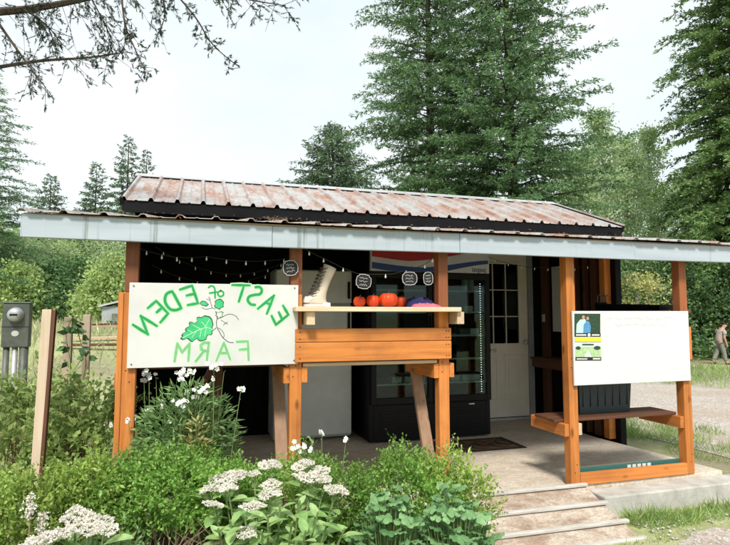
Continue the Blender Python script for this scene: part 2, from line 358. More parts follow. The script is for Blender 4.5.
# ------------------------------------------------------------------ ground
def sstep(a, b, x): t = np.clip((x-a)/(b-a), 0, 1); return t*t*(3-2*t)
def hgt(x, y):
    x = np.asarray(x, float); y = np.asarray(y, float); r = np.hypot(x, y)
    h = -.24+.10*sstep(1.6, 2.5, x)*(1-sstep(6, 9, r))-.42*sstep(8, 24, r)*sstep(0, 8, x)+1.1*sstep(4.5, 15, r)*(1-sstep(-1.5, 3, x))
    return h+.03*np.sin(x*1.3+.5)*np.cos(y*1.1)*sstep(4.5, 8, r)+1.2*sstep(60, 300, r)
def H(x, y): return float(hgt(x, y))
def sheet(name, xs, ys, mat, dz=0, keep=None):
    X, Y = np.meshgrid(xs, ys); Z = hgt(X, Y)+dz; nx = len(xs)
    V = np.stack([X, Y, Z], -1).reshape(-1, 3); F = []
    for j in range(len(ys)-1):
        for i in range(nx-1):
            if keep is None or keep((xs[i]+xs[i+1])/2, (ys[j]+ys[j+1])/2): F.append((j*nx+i, j*nx+i+1, (j+1)*nx+i+1, (j+1)*nx+i))
    me = bpy.data.meshes.new(name); me.from_pydata(V.tolist(), [], F); me.materials.append(MATS[mat])
    me.polygons.foreach_set('use_smooth', [True]*len(F)); o = link(name, me); return tag(o, kind='structure')
ax = np.concatenate([[-600, -300, -150, -80, -50], np.arange(-35, -6, 1.0), np.arange(-6, 12, .25), np.arange(12, 36, 1.0), [50, 80, 150, 300, 600]])
sheet('ground', ax, np.concatenate([[-300, -100, -40, -15], np.arange(-8, 1, 1.0), np.arange(1, 14, .25), np.arange(14, 45, 1.0), [60, 90, 150, 300, 700]]), 'ground_soil')
def wob(x, y): return .5*math.sin(x*.9+1)+.35*math.sin(y*1.3+x*.4)
def lot(x, y):
    e = wob(x, y)
    if x > 5.4+.45*e+.25*max(0, y-5) and -3 < y < 15.5+e*1.6-.0*x: return True
    return False
sheet('gravel_lot', np.concatenate([np.arange(3, 10, .07), np.arange(10, 34, .3)]), np.concatenate([np.arange(-4, 2, .3), np.arange(2, 12, .09), np.arange(12, 18, .3)]), 'gravel', .008, lot)
np_x = np.arange(2.3, 6.6, .05); np_v = []; np_f = []
for i, x in enumerate(np_x):
    ye = 3.02+.07*math.sin(x*4.3)+.04*math.sin(x*11+1)+.02*math.sin(x*29)-.45*max(0, 1-max(0, x-2.5)/.7)
    for j in range(7): y = -4+(ye+4)*(j/6)**.5; np_v.append((x, y, H(x, y)+.010))
    if i: np_f += [((i-1)*7+j, i*7+j, i*7+j+1, (i-1)*7+j+1) for j in range(6)]
me = bpy.data.meshes.new('gravel_path'); me.from_pydata(np_v, [], np_f); me.materials.append(MATS['gravel']); tag(link('gravel_path', me), kind='structure')
sheet('planting_bed', np.arange(-3.2, 2.25, .2), np.arange(1.4, 3.75, .2), 'bed_soil', .012)

# slab, deck, ramp
tag(MB().box(2.93, 4.85, 3.50, 3.70, -.30, .012).build('concrete_slab', 'concrete', bevel=.012), kind='structure')
dk = tag(MB().poly([(-.47, 3.70, -.06), (-.47, 6.50, -.10), (-.47, 6.50, 0), (-.47, 5.2, 0), (-.47, 3.70, .045)], (4.77, 0, 0)).build('deck', 'deck_board', bevel=.006), kind='structure')
tag(box('deck_skirt', 'black_siding', None, -.46, 4.29, 3.72, 6.49, -.34, -.102, 0), kind='structure')
rp = thing('entry_ramp', 'short plywood ramp with four pale cross battens leading up to the deck', 'ramp', (2.4, 3.4, -.2))
slope = -.215/.62
MB().beam((2.37, 3.70, .033), (2.37, 3.10, .033+slope*.60), 1.06, .022, (0, 0, 1)).build('ramp_board', 'ramp_board', rp)
for k, (y, ln) in enumerate(((3.685, 0), (3.48, .01), (3.29, .02), (3.125, .02))):
    z = .057+slope*(3.70-y)
    beam('batten', 'batten_paint', rp, (1.86-ln, y+.01, z+.004), (2.91+ln*1.2, y-.005, z+.004), .038, .024, .006, (0, 0, 1))

# ------------------------------------------------------------------ the farm stand
FY = 3.73; PX = [-.397, .637, 1.722, 2.822, 3.953]
st = thing('farm_stand', 'orange wooden farm stand with low porch, rusty ribbed metal roof and dark interior', 'building', (1.8, 5, 0))
for i, x in enumerate(PX):
    zt = (1.50, 1.50, 1.40, 1.93, 1.30)[i]; zb = .046 if i > 2 else -.26
    p = box('post', 'stained_wood_z', st, x-.040, x+.040, FY-.040, FY+.040, zb, zt, .005)
    if zt < 1.9: box('upper_post', 'old_stain_z', p, x-.039, x+.039, FY-.038, FY+.040, zt+.001, 1.93, .004)  # top length of the post, darker red-brown than the orange below
    for zz_ in (zb+.10, zb+.16, .95, 1.02): xs_ = x+random.uniform(-.02, .02); MB().tube([(xs_, FY-.0415, zz_), (xs_, FY-.0395, zz_)], .004, 7).build('screw', 'black_trim', p)
# fascia boards butted end to end
FX = [-.985, .455, 1.80, 3.35, 4.95]
for i in range(4):
    dz = (.0, -.008, .0, -.004)[i]; y = 3.585+(.003 if i % 2 else 0)
    beam('fascia_board', 'fascia_paint', st, (FX[i]+.001, y, 1.876+dz), (FX[i+1]-.001, y, 1.876+(-.008, .0, -.004, .004)[i]), .036, .138, .004)
box('header_beam', 'brown_wood_x', st, -.50, 4.35, 3.69, 3.77, 1.931, 1.962, .003)
beam('rake_board', 'fascia_paint', st, (-.967, 3.605, 1.88), (-.967, 5.2, 2.13), .03, .12, .003)
SL = (2.215-1.965)/(5.16-3.53)
for x in np.arange(-.85, 4.9, .61): beam('rafter', 'raw_wood_y', st, (x, 3.62, 1.905), (x, 5.14, 1.905+SL*1.52), .04, .075, 0)  # unseen rafters, given a pale wood to bounce light into the porch
def ribbed(name, x0, x1, ya, za, yb, zb, mat, parent, pitch=.229, rh=.018, th=.004, lap=0):
    """one ribbed metal sheet from the low edge (ya,za) to the high edge (yb,zb)"""
    pts = []; x = x0; k = 0
    while x < x1-1e-4:
        pts += [(x, 0), (x+.014, rh), (x+.036, rh), (x+.05, 0), (x+.11, 0), (x+.125, rh*.25), (x+.14, 0)]; x += pitch
    pts.append((x1, 0)); pts = [p for p in pts if p[0] <= x1+1e-6]
    mb = MB(); n = len(pts); vs = []
    for s in range(5):
        f = s/4; vs += [(px, ya+(yb-ya)*f, za+(zb-za)*f+h+lap+random.uniform(-.001, .001)) for px, h in pts]
    vs += [(v[0], v[1], v[2]-th) for v in vs]
    off = 5*n; fs = [(s*n+i, s*n+i+1, (s+1)*n+i+1, (s+1)*n+i) for s in range(4) for i in range(n-1)]
    fs += [tuple(j+off for j in f[::-1]) for f in fs]
    fs += [(i, i+off, i+1+off, i+1) for i in range(n-1)] + [(4*n+i, 4*n+i+1, 4*n+i+1+off, 4*n+i+off) for i in range(n-1)]
    fs += [(s*n, (s+1)*n, (s+1)*n+off, s*n+off) for s in range(4)] + [(s*n+n-1, s*n+n-1+off, (s+1)*n+n-1+off, (s+1)*n+n-1) for s in range(4)]
    return mb.add(vs, fs).build(name, mat, parent)
pr = MB().beam((1.98, 3.605, 1.949), (1.98, 5.15, 1.949+SL*1.545), 5.92, .012, (0, 0, 1)).build('porch_roof', 'raw_wood_x', st)  # unseen underside, colour chosen pale so it reflects light into the porch
for i in range(7):
    ribbed('roof_panel', -1.0+i*.86, -1.0+(i+1)*.86+.03, 3.525+random.uniform(-.012, .012), 1.958+random.uniform(-.003, .003), 5.17, 1.962+SL*1.64, 'rusty_porch', pr, .215, .016, lap=.002*(i % 2))
# main roof
RX0, RX1, EY, EZ, RY, RZ = -.66, 4.65, 5.12, 2.36, 6.43, 2.885
mr_ = MB().poly([(RX0+.03, EY+.03, EZ-.012), (RX0+.03, RY, RZ-.012), (RX0+.03, RY+1.4, EZ-.07), (RX0+.03, RY+1.4, EZ-.12), (RX0+.03, RY, RZ-.07), (RX0+.03, EY+.03, EZ-.07)], (RX1-RX0-.06, 0, 0)).build('main_roof', 'black_trim', st)
npn = 6; wpn = (RX1-RX0)/npn
for i in range(npn):
    ribbed('roof_panel', RX0+i*wpn, RX0+(i+1)*wpn+.02, EY-.01+random.uniform(-.006, .006), EZ, RY, RZ, 'rusty_roof', mr_, wpn/4, .030, lap=.003*(i % 2))
for i in range(npn): ribbed('roof_panel', RX0+i*wpn, RX0+(i+1)*wpn+.02, RY+1.42, EZ-.06, RY, RZ, 'rusty_roof', mr_, wpn/4, .030, lap=.003*(i % 2))
rs = (RZ-EZ)/(RY-EY)
MB().poly([(RX0-.02, RY-.10, RZ-.10*rs+.028), (RX0-.02, RY, RZ+.034), (RX0-.02, RY+.10, RZ-.042+.028), (RX0-.02, RY+.1, RZ-.05+.028), (RX0-.02, RY, RZ+.026), (RX0-.02, RY-.10, RZ-.10*rs+.02)], (RX1-RX0+.04, 0, 0)).build('ridge_cap', 'galvanized', mr_)
box('eave_board', 'black_trim', mr_, RX0+.01, RX1-.01, EY+.005, EY+.028, EZ-.105, EZ-.004, .002)
for x in (RX0-.008, RX1-.022): beam('rake_trim', 'black_trim', mr_, (x+.015, EY-.005, EZ-.02), (x+.015, RY, RZ-.02), .03, .07, .002)
# walls
WX0, WX1, WY0, DY, WY1 = -.50, 4.45, 5.20, 6.46, 7.75
box('gable_header', 'black_siding', st, WX0, WX1, WY0, WY0+.05, 2.16, EZ-.02, 0)
lw = box('side_wall', 'black_siding', st, WX0-.05, WX0, WY0, WY1, -.28, 2.30, 0)
rw = box('side_wall', 'black_siding', st, WX1, WX1+.06, WY0-.08, WY1, -.28, 2.30, 0)
box('back_wall', 'black_siding', st, WX0, WX1, WY1-.05, WY1, -.28, 2.30, 0)
for x in (WX0-.05, WX1): MB().poly([(x+.002, WY0, 2.301), (x+.002, WY1, 2.301), (x+.002, RY, RZ-.075)], (.055, 0, 0)).build('gable_infill', 'black_siding', st)
pw = MB(); pw.box(WX0+.001, 3.33, DY, DY+.08, 0, 2.30); pw.box(4.33, WX1-.001, DY, DY+.08, 0, 2.30); pw.box(3.33, 4.33, DY, DY+.08, 2.235, 2.30)
pw.build('partition_wall', 'black_siding', st)
box('ceiling_board', 'black_siding', st, WX0+.002, WX1-.002, WY0+.06, WY1-.06, 2.303, 2.318, 0)
# open-stud side wall: studs and boards
for y, w_, m in ((5.16, .085, 'stained_wood_z'), (5.34, .10, 'brown_wood_z'), (5.50, .04, 'brown_wood_z'), (5.66, .04, 'brown_wood_z'), (6.30, .12, 'brown_wood_z')):
    box('stud', m, st, WX1-.06 if y > 5.2 else WX1-.085, WX1-.001, y-w_/2, y+w_/2, .001, 2.29 if y > 5.2 else 2.14, .003)
box('wall_ledge', 'brown_wood_y', st, WX1-.32, WX1-.062, 5.25, 6.25, .80, .825, .003)
box('ledge_apron', 'brown_wood_y', st, WX1-.30, WX1-.275, 5.26, 6.24, .70, .799, .003)
# door
fr = MB(); fr.box(3.335, 3.41, DY-.02, DY+.075, 0, 2.23); fr.box(4.25, 4.325, DY-.02, DY+.075, 0, 2.23); fr.box(3.41, 4.25, DY-.02, DY+.075, 2.165, 2.23)
fr.build('door_frame', 'frame_paint', st, bevel=.004)
d = MB(); d.box(3.412, 4.248, DY+.005, DY+.045, .03, .98); d.box(3.412, 4.248, DY+.005, DY+.045, 2.045, 2.163); d.box(3.412, 3.53, DY+.005, DY+.045, .98, 2.045); d.box(4.115, 4.248, DY+.005, DY+.045, .98, 2.045)
door = d.build('door', 'door_paint', st, bevel=.003)
tr = MB(); tr.box(3.515, 3.538, DY-.008, DY+.004, .965, 2.06); tr.box(4.107, 4.13, DY-.008, DY+.004, .965, 2.06); tr.box(3.538, 4.107, DY-.008, DY+.004, .965, .988); tr.box(3.538, 4.107, DY-.008, DY+.004, 2.037, 2.06)
tr.build('window_trim', 'door_paint', door, bevel=.003)
for c in range(3):
    for r in range(3):
        x = 3.54+c*.192; z = .99+r*.35
        box('pane', 'window_glass', door, x+.004, x+.186, DY+.018, DY+.022, z+.004, z+.344, 0)
mu = MB()
for c in (1, 2): mu.box(3.532+c*.192, 3.532+c*.192+.012, DY+.002, DY+.03, .985, 2.04)
for r in (1, 2): mu.box(3.535, 4.11, DY+.0035, DY+.0285, .985+r*.35, .985+r*.35+.012)
mu.build('muntin', 'door_paint', door)
for x in (3.50, 3.885):
    p = MB(); p.box(x, x+.28, DY-.004, DY+.004, .25, .27); p.box(x, x+.28, DY-.004, DY+.004, .82, .84); p.box(x, x+.02, DY-.004, DY+.004, .27, .82); p.box(x+.26, x+.28, DY-.004, DY+.004, .27, .82)
    p.box(x+.055, x+.225, DY-.003, DY+.004, .31, .78); p.build('door_panel', 'door_paint', door, bevel=.004)
MB().lathe([(.012, 0), (.012, .03), (.03, .04), (.032, .06), (.02, .07)], n=12).build('door_knob', 'galvanized', door, True)
kn = bpy.data.objects['door_knob']; kn.rotation_euler = (R(90), 0, 0); kn.location = Vector((4.19, DY+.004, 1.0))-WL(door)
box('door_sill', 'galvanized', st, 3.34, 4.32, DY-.06, DY-.021, .001, .028, .004)
def flat_text(name, s, size, loc, mat, parent, mirror=True, ext=.0008):
    c = bpy.data.curves.new(name, 'FONT'); c.body = s; c.size = size; c.align_x = 'CENTER'; c.extrude = ext; c.materials.append(MATS[mat])
    o = bpy.data.objects.new(name, c); COL.objects.link(o); o.parent = parent; o.location = Vector(loc)-WL(parent); o.rotation_euler = (R(90), 0, 0)
    if mirror: o.scale = (-1, 1, 1)
    bpy.context.view_layer.update(); me = bpy.data.meshes.new_from_object(o.evaluated_get(bpy.context.evaluated_depsgraph_get())); m = link(name, me, parent)
    m.location, m.rotation_euler, m.scale = o.location.copy(), o.rotation_euler.copy(), o.scale.copy(); bpy.data.objects.remove(o); m.name = name
    return m
flat_text('lettering', 'P D', .062, (3.72, DY+.002, .875), 'print_black', door, False)
sw = MB().box(WX1-.075, WX1-.062, 6.27, 6.33, 1.27, 1.37).build('light_switch', 'white_panel', st, bevel=.004)
# serving counter between the second and third post
box('counter_shelf', 'raw_wood_x', st, PX[1]-.03, PX[2]+.07, 3.54, 3.98, 1.383, 1.415, .004)
for x in (PX[1]+.05, PX[2]+.05): box('shelf_bracket', 'raw_wood_y', st, x, x+.055, 3.57, 3.96, 1.295, 1.382, .004)
box('front_board', 'stained_wood_x', st, PX[1]-.012, PX[2]+.041, FY-.080, FY-.042, 1.178, 1.268, .005)
box('front_board', 'stained_wood_x', st, PX[1]-.012, PX[2]+.041, FY-.081, FY-.043, 1.046, 1.175, .005)
for x_ in (PX[1]+.02, PX[2]-.0, PX[2]+.02):
    for z_ in (1.20, 1.245, 1.07, 1.15): MB().tube([(x_, FY-.0825, z_), (x_, FY-.0795, z_)], .004, 7).build('screw', 'black_trim', st)
box('counter_top', 'raw_wood_x', st, PX[1]+.05, PX[2]-.05, FY-.03, 4.24, 1.013, 1.036, .003)
for x in (PX[0], PX[1], PX[2]):
    box('bracket', 'stained_wood_y', st, x-.080, x-.041, 3.69, 4.26, .905, 1.011, .004)
    if x != PX[0]: box('bracket', 'stained_wood_y', st, x+.041, x+.080, 3.69, 4.26, .908, 1.011, .004)
    beam('brace', 'brace_wood_z', st, (x-.060, 4.10, .93), (x-.060, 3.76, .12), .036, .085, .004, (1, 0, 0))
box('lower_shelf', 'brown_wood_x', st, PX[0]+.05, PX[1]-.09, 3.80, 4.24, 1.013, 1.036, .003)
beam('brace', 'brown_wood_z', st, (PX[0]+.06, 4.35, .02), (PX[0]+.52, 4.32, .99), .04, .085, .004, (0, 1, 0))
box('stud', 'brown_wood_z', st, PX[0]+.50, PX[0]+.59, 4.34, 4.43, .001, 1.01, .004)
# bay with the bench and the bottom rail
for x in (PX[3], PX[4]): box('bracket', 'stained_wood_y', st, x-.080, x-.041, 3.70, 4.16, .42, .515, .004)
box('bracket', 'raw_wood_y', st, PX[3]+.041, PX[3]+.078, 3.70, 4.10, .425, .515, .004)
box('bench_plank', 'brown_wood_x', st, PX[3]-.12, PX[4]-.041, 3.775, 3.87, .517, .54, .004)
box('bench_plank', 'brown_wood_x', st, PX[3]-.11, PX[4]-.041, 3.876, 4.06, .518, .541, .004)
box('bottom_rail', 'stained_wood_x', st, PX[3]+.041, PX[4]-.041, FY-.045, FY-.007, .048, .137, .005)
bt = box('back_strip', 'teal_plastic', st, PX[3]+.05, PX[4]-.05, FY+.02, FY+.035, .10, .16, .002)
for k in range(5): box('white_mark', 'white_panel', bt, 3.36+k*.05, 3.395+k*.05, FY+.017, FY+.0195, .115, .15, 0)
box('post_block', 'stained_wood_z', st, PX[0]-.072, PX[0]-.0405, FY-.045, FY+.03, -.2, 1.50, .004)
box('post_block', 'stained_wood_z', st, PX[4]+.0405, PX[4]+.068, FY-.04, FY+.04, .985, 1.26, .004)
beam('side_rail', 'brown_wood_y', st, (PX[4]+.06, 3.79, 1.39), (WX1-.12, 5.12, 1.39), .20, .03, .003)
box('corner_trim', 'black_trim', st, WX1-.0, WX1+.075, 5.04, 5.118, -.2, 2.14, .003)

# ------------------------------------------------------------------ signs and boards
def S(px, py, Y): v = onY(px, py, Y); return (v.x, v.z)
def stroke(mb, pts, wd, Y):
    """flat painted brush stroke on a wall facing -Y; pts are (x,z)"""
    pts = [Vector((p[0], p[1])) for p in pts]; n = len(pts); vs = []
    for i, p in enumerate(pts):
        a = pts[max(i-1, 0)]; b = pts[min(i+1, n-1)]; d = (b-a).normalized(); q = Vector((-d.y, d.x))*wd/2
        e = d*(wd*.35)*(-1 if i == 0 else 1 if i == n-1 else 0); k = .72 if i in (0, n-1) else 1
        vs += [(p.x+e.x+q.x*k, Y, p.y+e.y+q.y*k), (p.x+e.x-q.x*k, Y, p.y+e.y-q.y*k)]
    mb.add(vs, [(2*i, 2*i+1, 2*i+3, 2*i+2) for i in range(n-1)])
def smooth_line(pts, n=4):
    out = []
    for i in range(len(pts)-1):
        p0, p1, p2, p3 = pts[max(i-1, 0)], pts[i], pts[i+1], pts[min(i+2, len(pts)-1)]
        for k in range(n):
            t = k/n; out.append(tuple(.5*((2*b)+(-a+c)*t+(2*a-5*b+4*c-d)*t*t+(-a+3*b-3*c+d)*t**3) for a, b, c, d in zip(p0, p1, p2, p3)))
    return out+[pts[-1]]
SY = FY-.068
sg = thing('painted_sign', 'white rectangular hanging sign with mirrored green lettering and a painted leaf', 'sign', (.12, SY, 1.04))
box('panel', 'white_panel', sg, -.405, .645, SY, SY+.018, 1.036, 1.560, .002)
for x, z in ((-.38, 1.54), (.62, 1.54), (-.38, 1.06), (.62, 1.06)):
    c = MB().tube([(x, SY-.004, z), (x, SY-.0002, z)], .005, 8).build('screw', 'grey_metal', sg)
LET = {
 'N': [[(133,324.7),(147.9,334.2),(140.7,315.8),(156.8,325.9)]],
 'E1': [[(147.9,308),(156.2,300.9),(168.1,313.4),(160.4,322.3)],[(162.2,307.4),(156.8,312.2)]],
 'D': [[(172.3,291.3),(181.3,308)],[(172.3,291.3),(167,293.5),(165,298.5),(166,304),(170.5,309.2),(176,310),(181.3,308)]],
 'E2': [[(180.1,289.5),(192,285.6),(198,303.2),(187.8,305)],[(194.4,293.7),(186.6,295.5)]],
 'f': [[(208.5,287.5),(211,285.8),(214,287),(215,291),(215,298)],[(209.5,293),(217,292)]],
 'o': [[(220.6,290.6),(223.2,292),(223.2,295),(220.6,296.4),(218.2,295),(218.2,292),(220.8,290.7)]],
 'T': [[(232.3,284.9),(249.6,285.3)],[(244.0,285.6),(238.8,301.5)]],
 'S': [[(255.4,287.2),(259.5,287),(261.8,290),(260,294),(254.3,294.9),(249.4,296.4),(247.8,300.3),(250.8,304.2),(255,304.8)]],
 'A': [[(257.9,308.6),(274,295.5),(266.9,313.4)],[(265.7,302.7),(271,304.4)]],
 'E3': [[(283,305.6),(288.3,314.6),(275.8,324.7),(271.6,315.8)],[(281.8,318.7),(278.8,312.2)]],
 'F': [[(248.6,359.7),(247.9,341.2),(236.9,341.6)],[(247.9,348.8),(239.7,349.5)]],
 'A2': [[(216.4,360.4),(223.9,342.6),(230,359)],[(219.1,352.9),(227.3,352.9)]],
 'R': [[(208.8,342.6),(206.8,360.4)],[(208.8,342.6),(204,342.4),(200.9,345),(201.3,349),(204,350.8),(208.2,350.8)],[(204,350.8),(195.8,361)]],
 'M': [[(174.6,361),(177.3,343.3),(182.1,352.2),(189.7,343.3),(188.3,360.4)]],
}
for k, strokes in LET.items():
    mb = MB(); small = k in 'fo'; farm = k in ('F', 'A2', 'R', 'M'); j = 0
    for pts in strokes:
        P = [S(x, y, SY) for x, y in (smooth_line(pts) if k in ('S', 'D', 'o', 'f') else pts)]
        for layer, (wd, off) in enumerate(((.034, .0006), (.025, .0012), (.0155, .0018)) if not small else ((.016, .0006), (.013, .0012), (.009, .0018))):
            mb.cur = layer; j += 1
            if len(P) <= 5 and k not in ('S', 'D', 'o', 'f'):
                for a, b in zip(P[:-1], P[1:]): j += 1; stroke(mb, [a, ((a[0]+b[0])/2, (a[1]+b[1])/2), b], wd*(.8 if farm else 1), SY-off-j*.00004)
            else: stroke(mb, P, wd, SY-off-j*.00004)
    mb.build('letter', ['sign_green_pale', 'sign_green_mid', 'farm_green' if farm else 'sign_green'], sg)
def zz(pts, ox, oy, s=8.388): return [(ox+x/s, oy+y/s) for x, y in pts]
def outline(name, pts, off, mat): return MB().poly([(x, SY-off, z) for x, z in [S(a, b, SY) for a, b in pts]], (0, -.0004, 0)).build(name, mat, art)
art = MB()
for pts, wd in ((zz([(15,330),(12,360),(18,400),(40,440),(60,475),(90,505),(120,522),(155,525)], 215, 280), .0042), (zz([(40,322),(70,305),(110,288),(150,290),(180,308),(198,335)], 215, 280), .0034),
                (zz([(50,335),(75,352),(105,372)], 215, 280), .003), (zz([(70,380),(90,360),(108,355)], 215, 280), .003), (zz([(25,400),(55,420),(74,450),(75,475),(62,482)], 215, 280), .003),
                (zz([(20,330),(14,300),(10,280),(5,262)], 215, 280), .004), (zz([(600,230),(640,245),(690,235),(713,245)], 130, 280), .003), (zz([(660,140),(670,165),(640,160)], 130, 280), .003),
                (zz([(700,420),(713,410),(722,400)], 130, 280), .0042), (zz([(690,235),(675,185),(668,150)], 130, 280), .003)):
    stroke(art, [S(x, y, SY) for x, y in smooth_line(pts)], wd, SY-.0006-random.random()*.0004)
art = art.build('painted_vine', 'print_dark', sg)
BL = [(695,350),(688,325),(670,305),(650,300),(630,295),(612,302),(600,312),(578,308),(560,312),(558,328),(562,345),(545,362),(520,350),(500,350),(492,368),(500,385),(478,395),(460,412),(468,432),(445,445),(430,460),(435,475),(420,490),(438,503),(455,500),(475,490),(492,500),(505,515),(522,520),(540,505),(560,492),(575,508),(592,515),(615,512),(640,500),(645,478),(655,460),(675,463),(692,452),(690,432),(705,420),(690,402),(700,375)]
outline('painted_leaf', zz(BL, 130, 280), .0006, 'print_dark'); cx, cy = 590, 415
outline('painted_leaf', zz([(cx+(x-cx)*.93, cy+(y-cy)*.92) for x, y in BL], 130, 280), .0012, 'leaf_print')
ve = MB()
for pts in ([(705,418),(640,395),(560,425),(440,485)], [(640,395),(600,350)], [(630,398),(665,330)], [(590,410),(525,375)], [(560,425),(520,480)], [(600,412),(585,480)], [(640,400),(625,470)], [(520,440),(490,420)]):
    stroke(ve, [S(x, y, SY) for x, y in zz(pts, 130, 280)], .0034, SY-.0018-random.random()*.0003)
ve.build('leaf_vein', 'sign_green_pale', art)
for pts in ([(580,195),(605,172),(635,178),(662,205),(640,222),(605,214)],): outline('painted_leaf', zz(pts, 130, 280), .0007, 'print_dark'); outline('painted_leaf', zz([(620+(x-620)*.8, 198+(y-198)*.75) for x, y in pts], 130, 280), .0014, 'leaf_print')
bud = [(5,170),(25,160),(45,155),(62,168),(76,185),(70,205),(74,225),(52,232),(40,250),(20,238),(2,235),(-8,215),(4,200),(-4,185)]
outline('painted_leaf', zz(bud, 215, 280), .0007, 'print_dark'); outline('painted_leaf', zz([(33+(x-33)*.85, 203+(y-203)*.85) for x, y in bud], 215, 280), .0014, 'leaf_print')
star = [(5,265),(30,272),(50,262),(72,270),(60,290),(68,312),(42,312),(25,330),(18,305),(2,298),(14,284)]
outline('painted_leaf', zz(star, 215, 280), .0008, 'print_dark'); outline('painted_leaf', zz([(36+(x-36)*.78, 293+(y-293)*.78) for x, y in star], 215, 280), .0015, 'sign_green_pale')
# whiteboard and the two posters on it
BY = FY-.066
wb = thing('whiteboard', 'blank white message board with faint grey handwriting across the two end posts', 'whiteboard', (3.44, BY, .92))
x0, z1 = S(572.5, 311, BY); x1, z0 = S(691, 381, BY)
MB().poly([(x0, BY, z0+.004), (x1, BY, z0+.004), (x1+.004, BY, z1+.002), (x0-.002, BY, z1)], (0, .016, 0)).build('panel', 'whiteboard', wb, bevel=.002)
hw = MB()
for row, (ya, xa, xb) in enumerate(((318.5, 607, 671), (325, 615, 666))):
    x = xa
    while x < xb:
        wlen = random.uniform(5, 11); q = [S(x+k*wlen/6, ya+random.uniform(-1.7, 1.7), BY) for k in range(7)]; stroke(hw, q, .0045, BY-.0006); x += wlen+random.uniform(1.5, 3)
hw.build('handwriting', 'marker_grey', wb)
def poster(name, label, x0, x1, y0, y1, items):
    t = thing(name, label, 'poster', (*S(x0, y1, BY)[:1], BY, S(x0, y1, BY)[1]))
    def R4(a, b, c, d): p = [S(a, c, BY), S(b, c, BY), S(b, d, BY), S(a, d, BY)]; return p
    for i, (nm, mat, pts) in enumerate(items):
        if len(pts) == 4 and not isinstance(pts[0], tuple): q = R4(*pts)
        else: q = [S(a, b, BY) for a, b in pts]
        MB().poly([(x, BY-.0008-i*.0004, z) for x, z in q], (0, -.0003, 0)).build(nm, mat, t)
    return t
def ell(cx, cy, rx, ry, n=14): return [(cx+rx*math.cos(2*math.pi*k/n), cy+ry*math.sin(2*math.pi*k/n)) for k in range(n)]
poster('photo_poster', 'upper poster on the message board, two people before dark trees, yellow strip below', 574, 601, 313, 342, [
  ('sheet', 'print_white', (573.8, 601, 313, 342)), ('picture', 'print_forest', (574.2, 600.2, 313.6, 333.2)),
  ('figure', 'print_pale_blue', [(576,333),(576.5,324),(580,319.5),(585,319),(587,323),(586,333)]), ('figure', 'print_skin', ell(583.3, 317.2, 1.5, 1.9)),
  ('figure', 'print_blue', [(583,333),(583.5,325),(586,321),(589,321.5),(590.6,326),(590.2,332.5)]), ('figure', 'print_skin', ell(587.4, 318.4, 1.4, 1.9)),
  ('strip', 'print_black', (574.2, 600.4, 333.2, 336.6)), ('text_line', 'print_white', (575.6, 586, 334.2, 335.6)), ('text_line', 'print_white', (591.5, 599.2, 334.2, 335.6)),
  ('emblem', 'print_white', ell(588.7, 334.8, 1.5, 1.7)), ('strip', 'print_yellow', (574.5, 600.8, 337.4, 341.6))])
poster('photo_poster', 'lower poster on the message board, green crop rows under a white sky', 574.5, 601.2, 342.6, 360.5, [
  ('sheet', 'print_white', (574.8, 601.3, 342.4, 360.6)), ('picture', 'print_field', (575.2, 600.9, 346, 357)), ('sky_strip', 'print_sky', (575.2, 600.9, 343.2, 347)),
  ('figure', 'print_forest', ell(578, 348, 2.6, 1.8)), ('figure', 'print_forest', ell(597, 347.8, 3.4, 2.0)),
  ('figure', 'print_sky', [(584,357),(587,350),(588.2,350),(592,357)]), ('text_line', 'print_forest', (582, 593.5, 343.8, 345.2)),
  ('strip', 'print_black', (575.2, 601, 357, 360.3)), ('text_line', 'print_white', (576.3, 587, 358.3, 359.4)), ('text_line', 'print_white', (592.5, 600, 357.9, 359.4))])
# narrow white board on the dark side wall
tag(MB().box(WX1-.078, WX1-.0605, 5.66, 6.09, 1.15, 1.98).build('wall_board', 'white_panel', bevel=.003), 'plain white board hanging on the dark side wall beside the door', 'board')

# ------------------------------------------------------------------ fridges
fg = thing('glass_door_fridge', 'tall black two-door drinks fridge with red, white and blue header', 'fridge', (2.47, 5.65, 0))
GX0, GX1, GY, GB = 1.76, 3.20, 5.65, 6.42
c = MB(); c.box(GX0, GX0+.05, GY, GB, .02, 2.14); c.box(GX1-.05, GX1, GY, GB, .02, 2.14); c.box(GX0+.05, GX1-.05, GB-.04, GB, .02, 2.14); c.box(GX0+.05, GX1-.05, GY, GB-.04, .02, .40); c.box(GX0+.05, GX1-.05, GY, GB-.04, 1.83, 2.14)
c.build('cabinet', 'black_plastic', fg, bevel=.004)
gr = MB()
for k in range(7): gr.box(GX0+.12, GX1-.12, GY-.008, GY-.001, .10+k*.036, .118+k*.036)
g_ = gr.build('grille', 'black_plastic', fg)
xm = (GX0+GX1)/2
for a, b in ((GX0+.012, xm-.004), (xm+.004, GX1-.012)):
    f = MB(); f.box(a, a+.055, GY-.055, GY-.004, .41, 1.825); f.box(b-.055, b, GY-.055, GY-.004, .41, 1.825); f.box(a+.055, b-.055, GY-.055, GY-.004, .41, .48); f.box(a+.055, b-.055, GY-.055, GY-.004, 1.76, 1.825)
    dr = f.build('door', 'black_plastic', fg, bevel=.004)
    box('pane', 'fridge_glass', dr, a+.056, b-.056, GY-.036, GY-.028, .481, 1.759, 0)
    hx = a+.02 if a > xm else b-.035
    box('handle', 'black_trim', dr, hx, hx+.018, GY-.09, GY-.056, .95, 1.35, .006)
box('badge', 'galvanized', fg, 2.93, 3.0, GY-.0105, GY-.0015, .362, .376, .002)
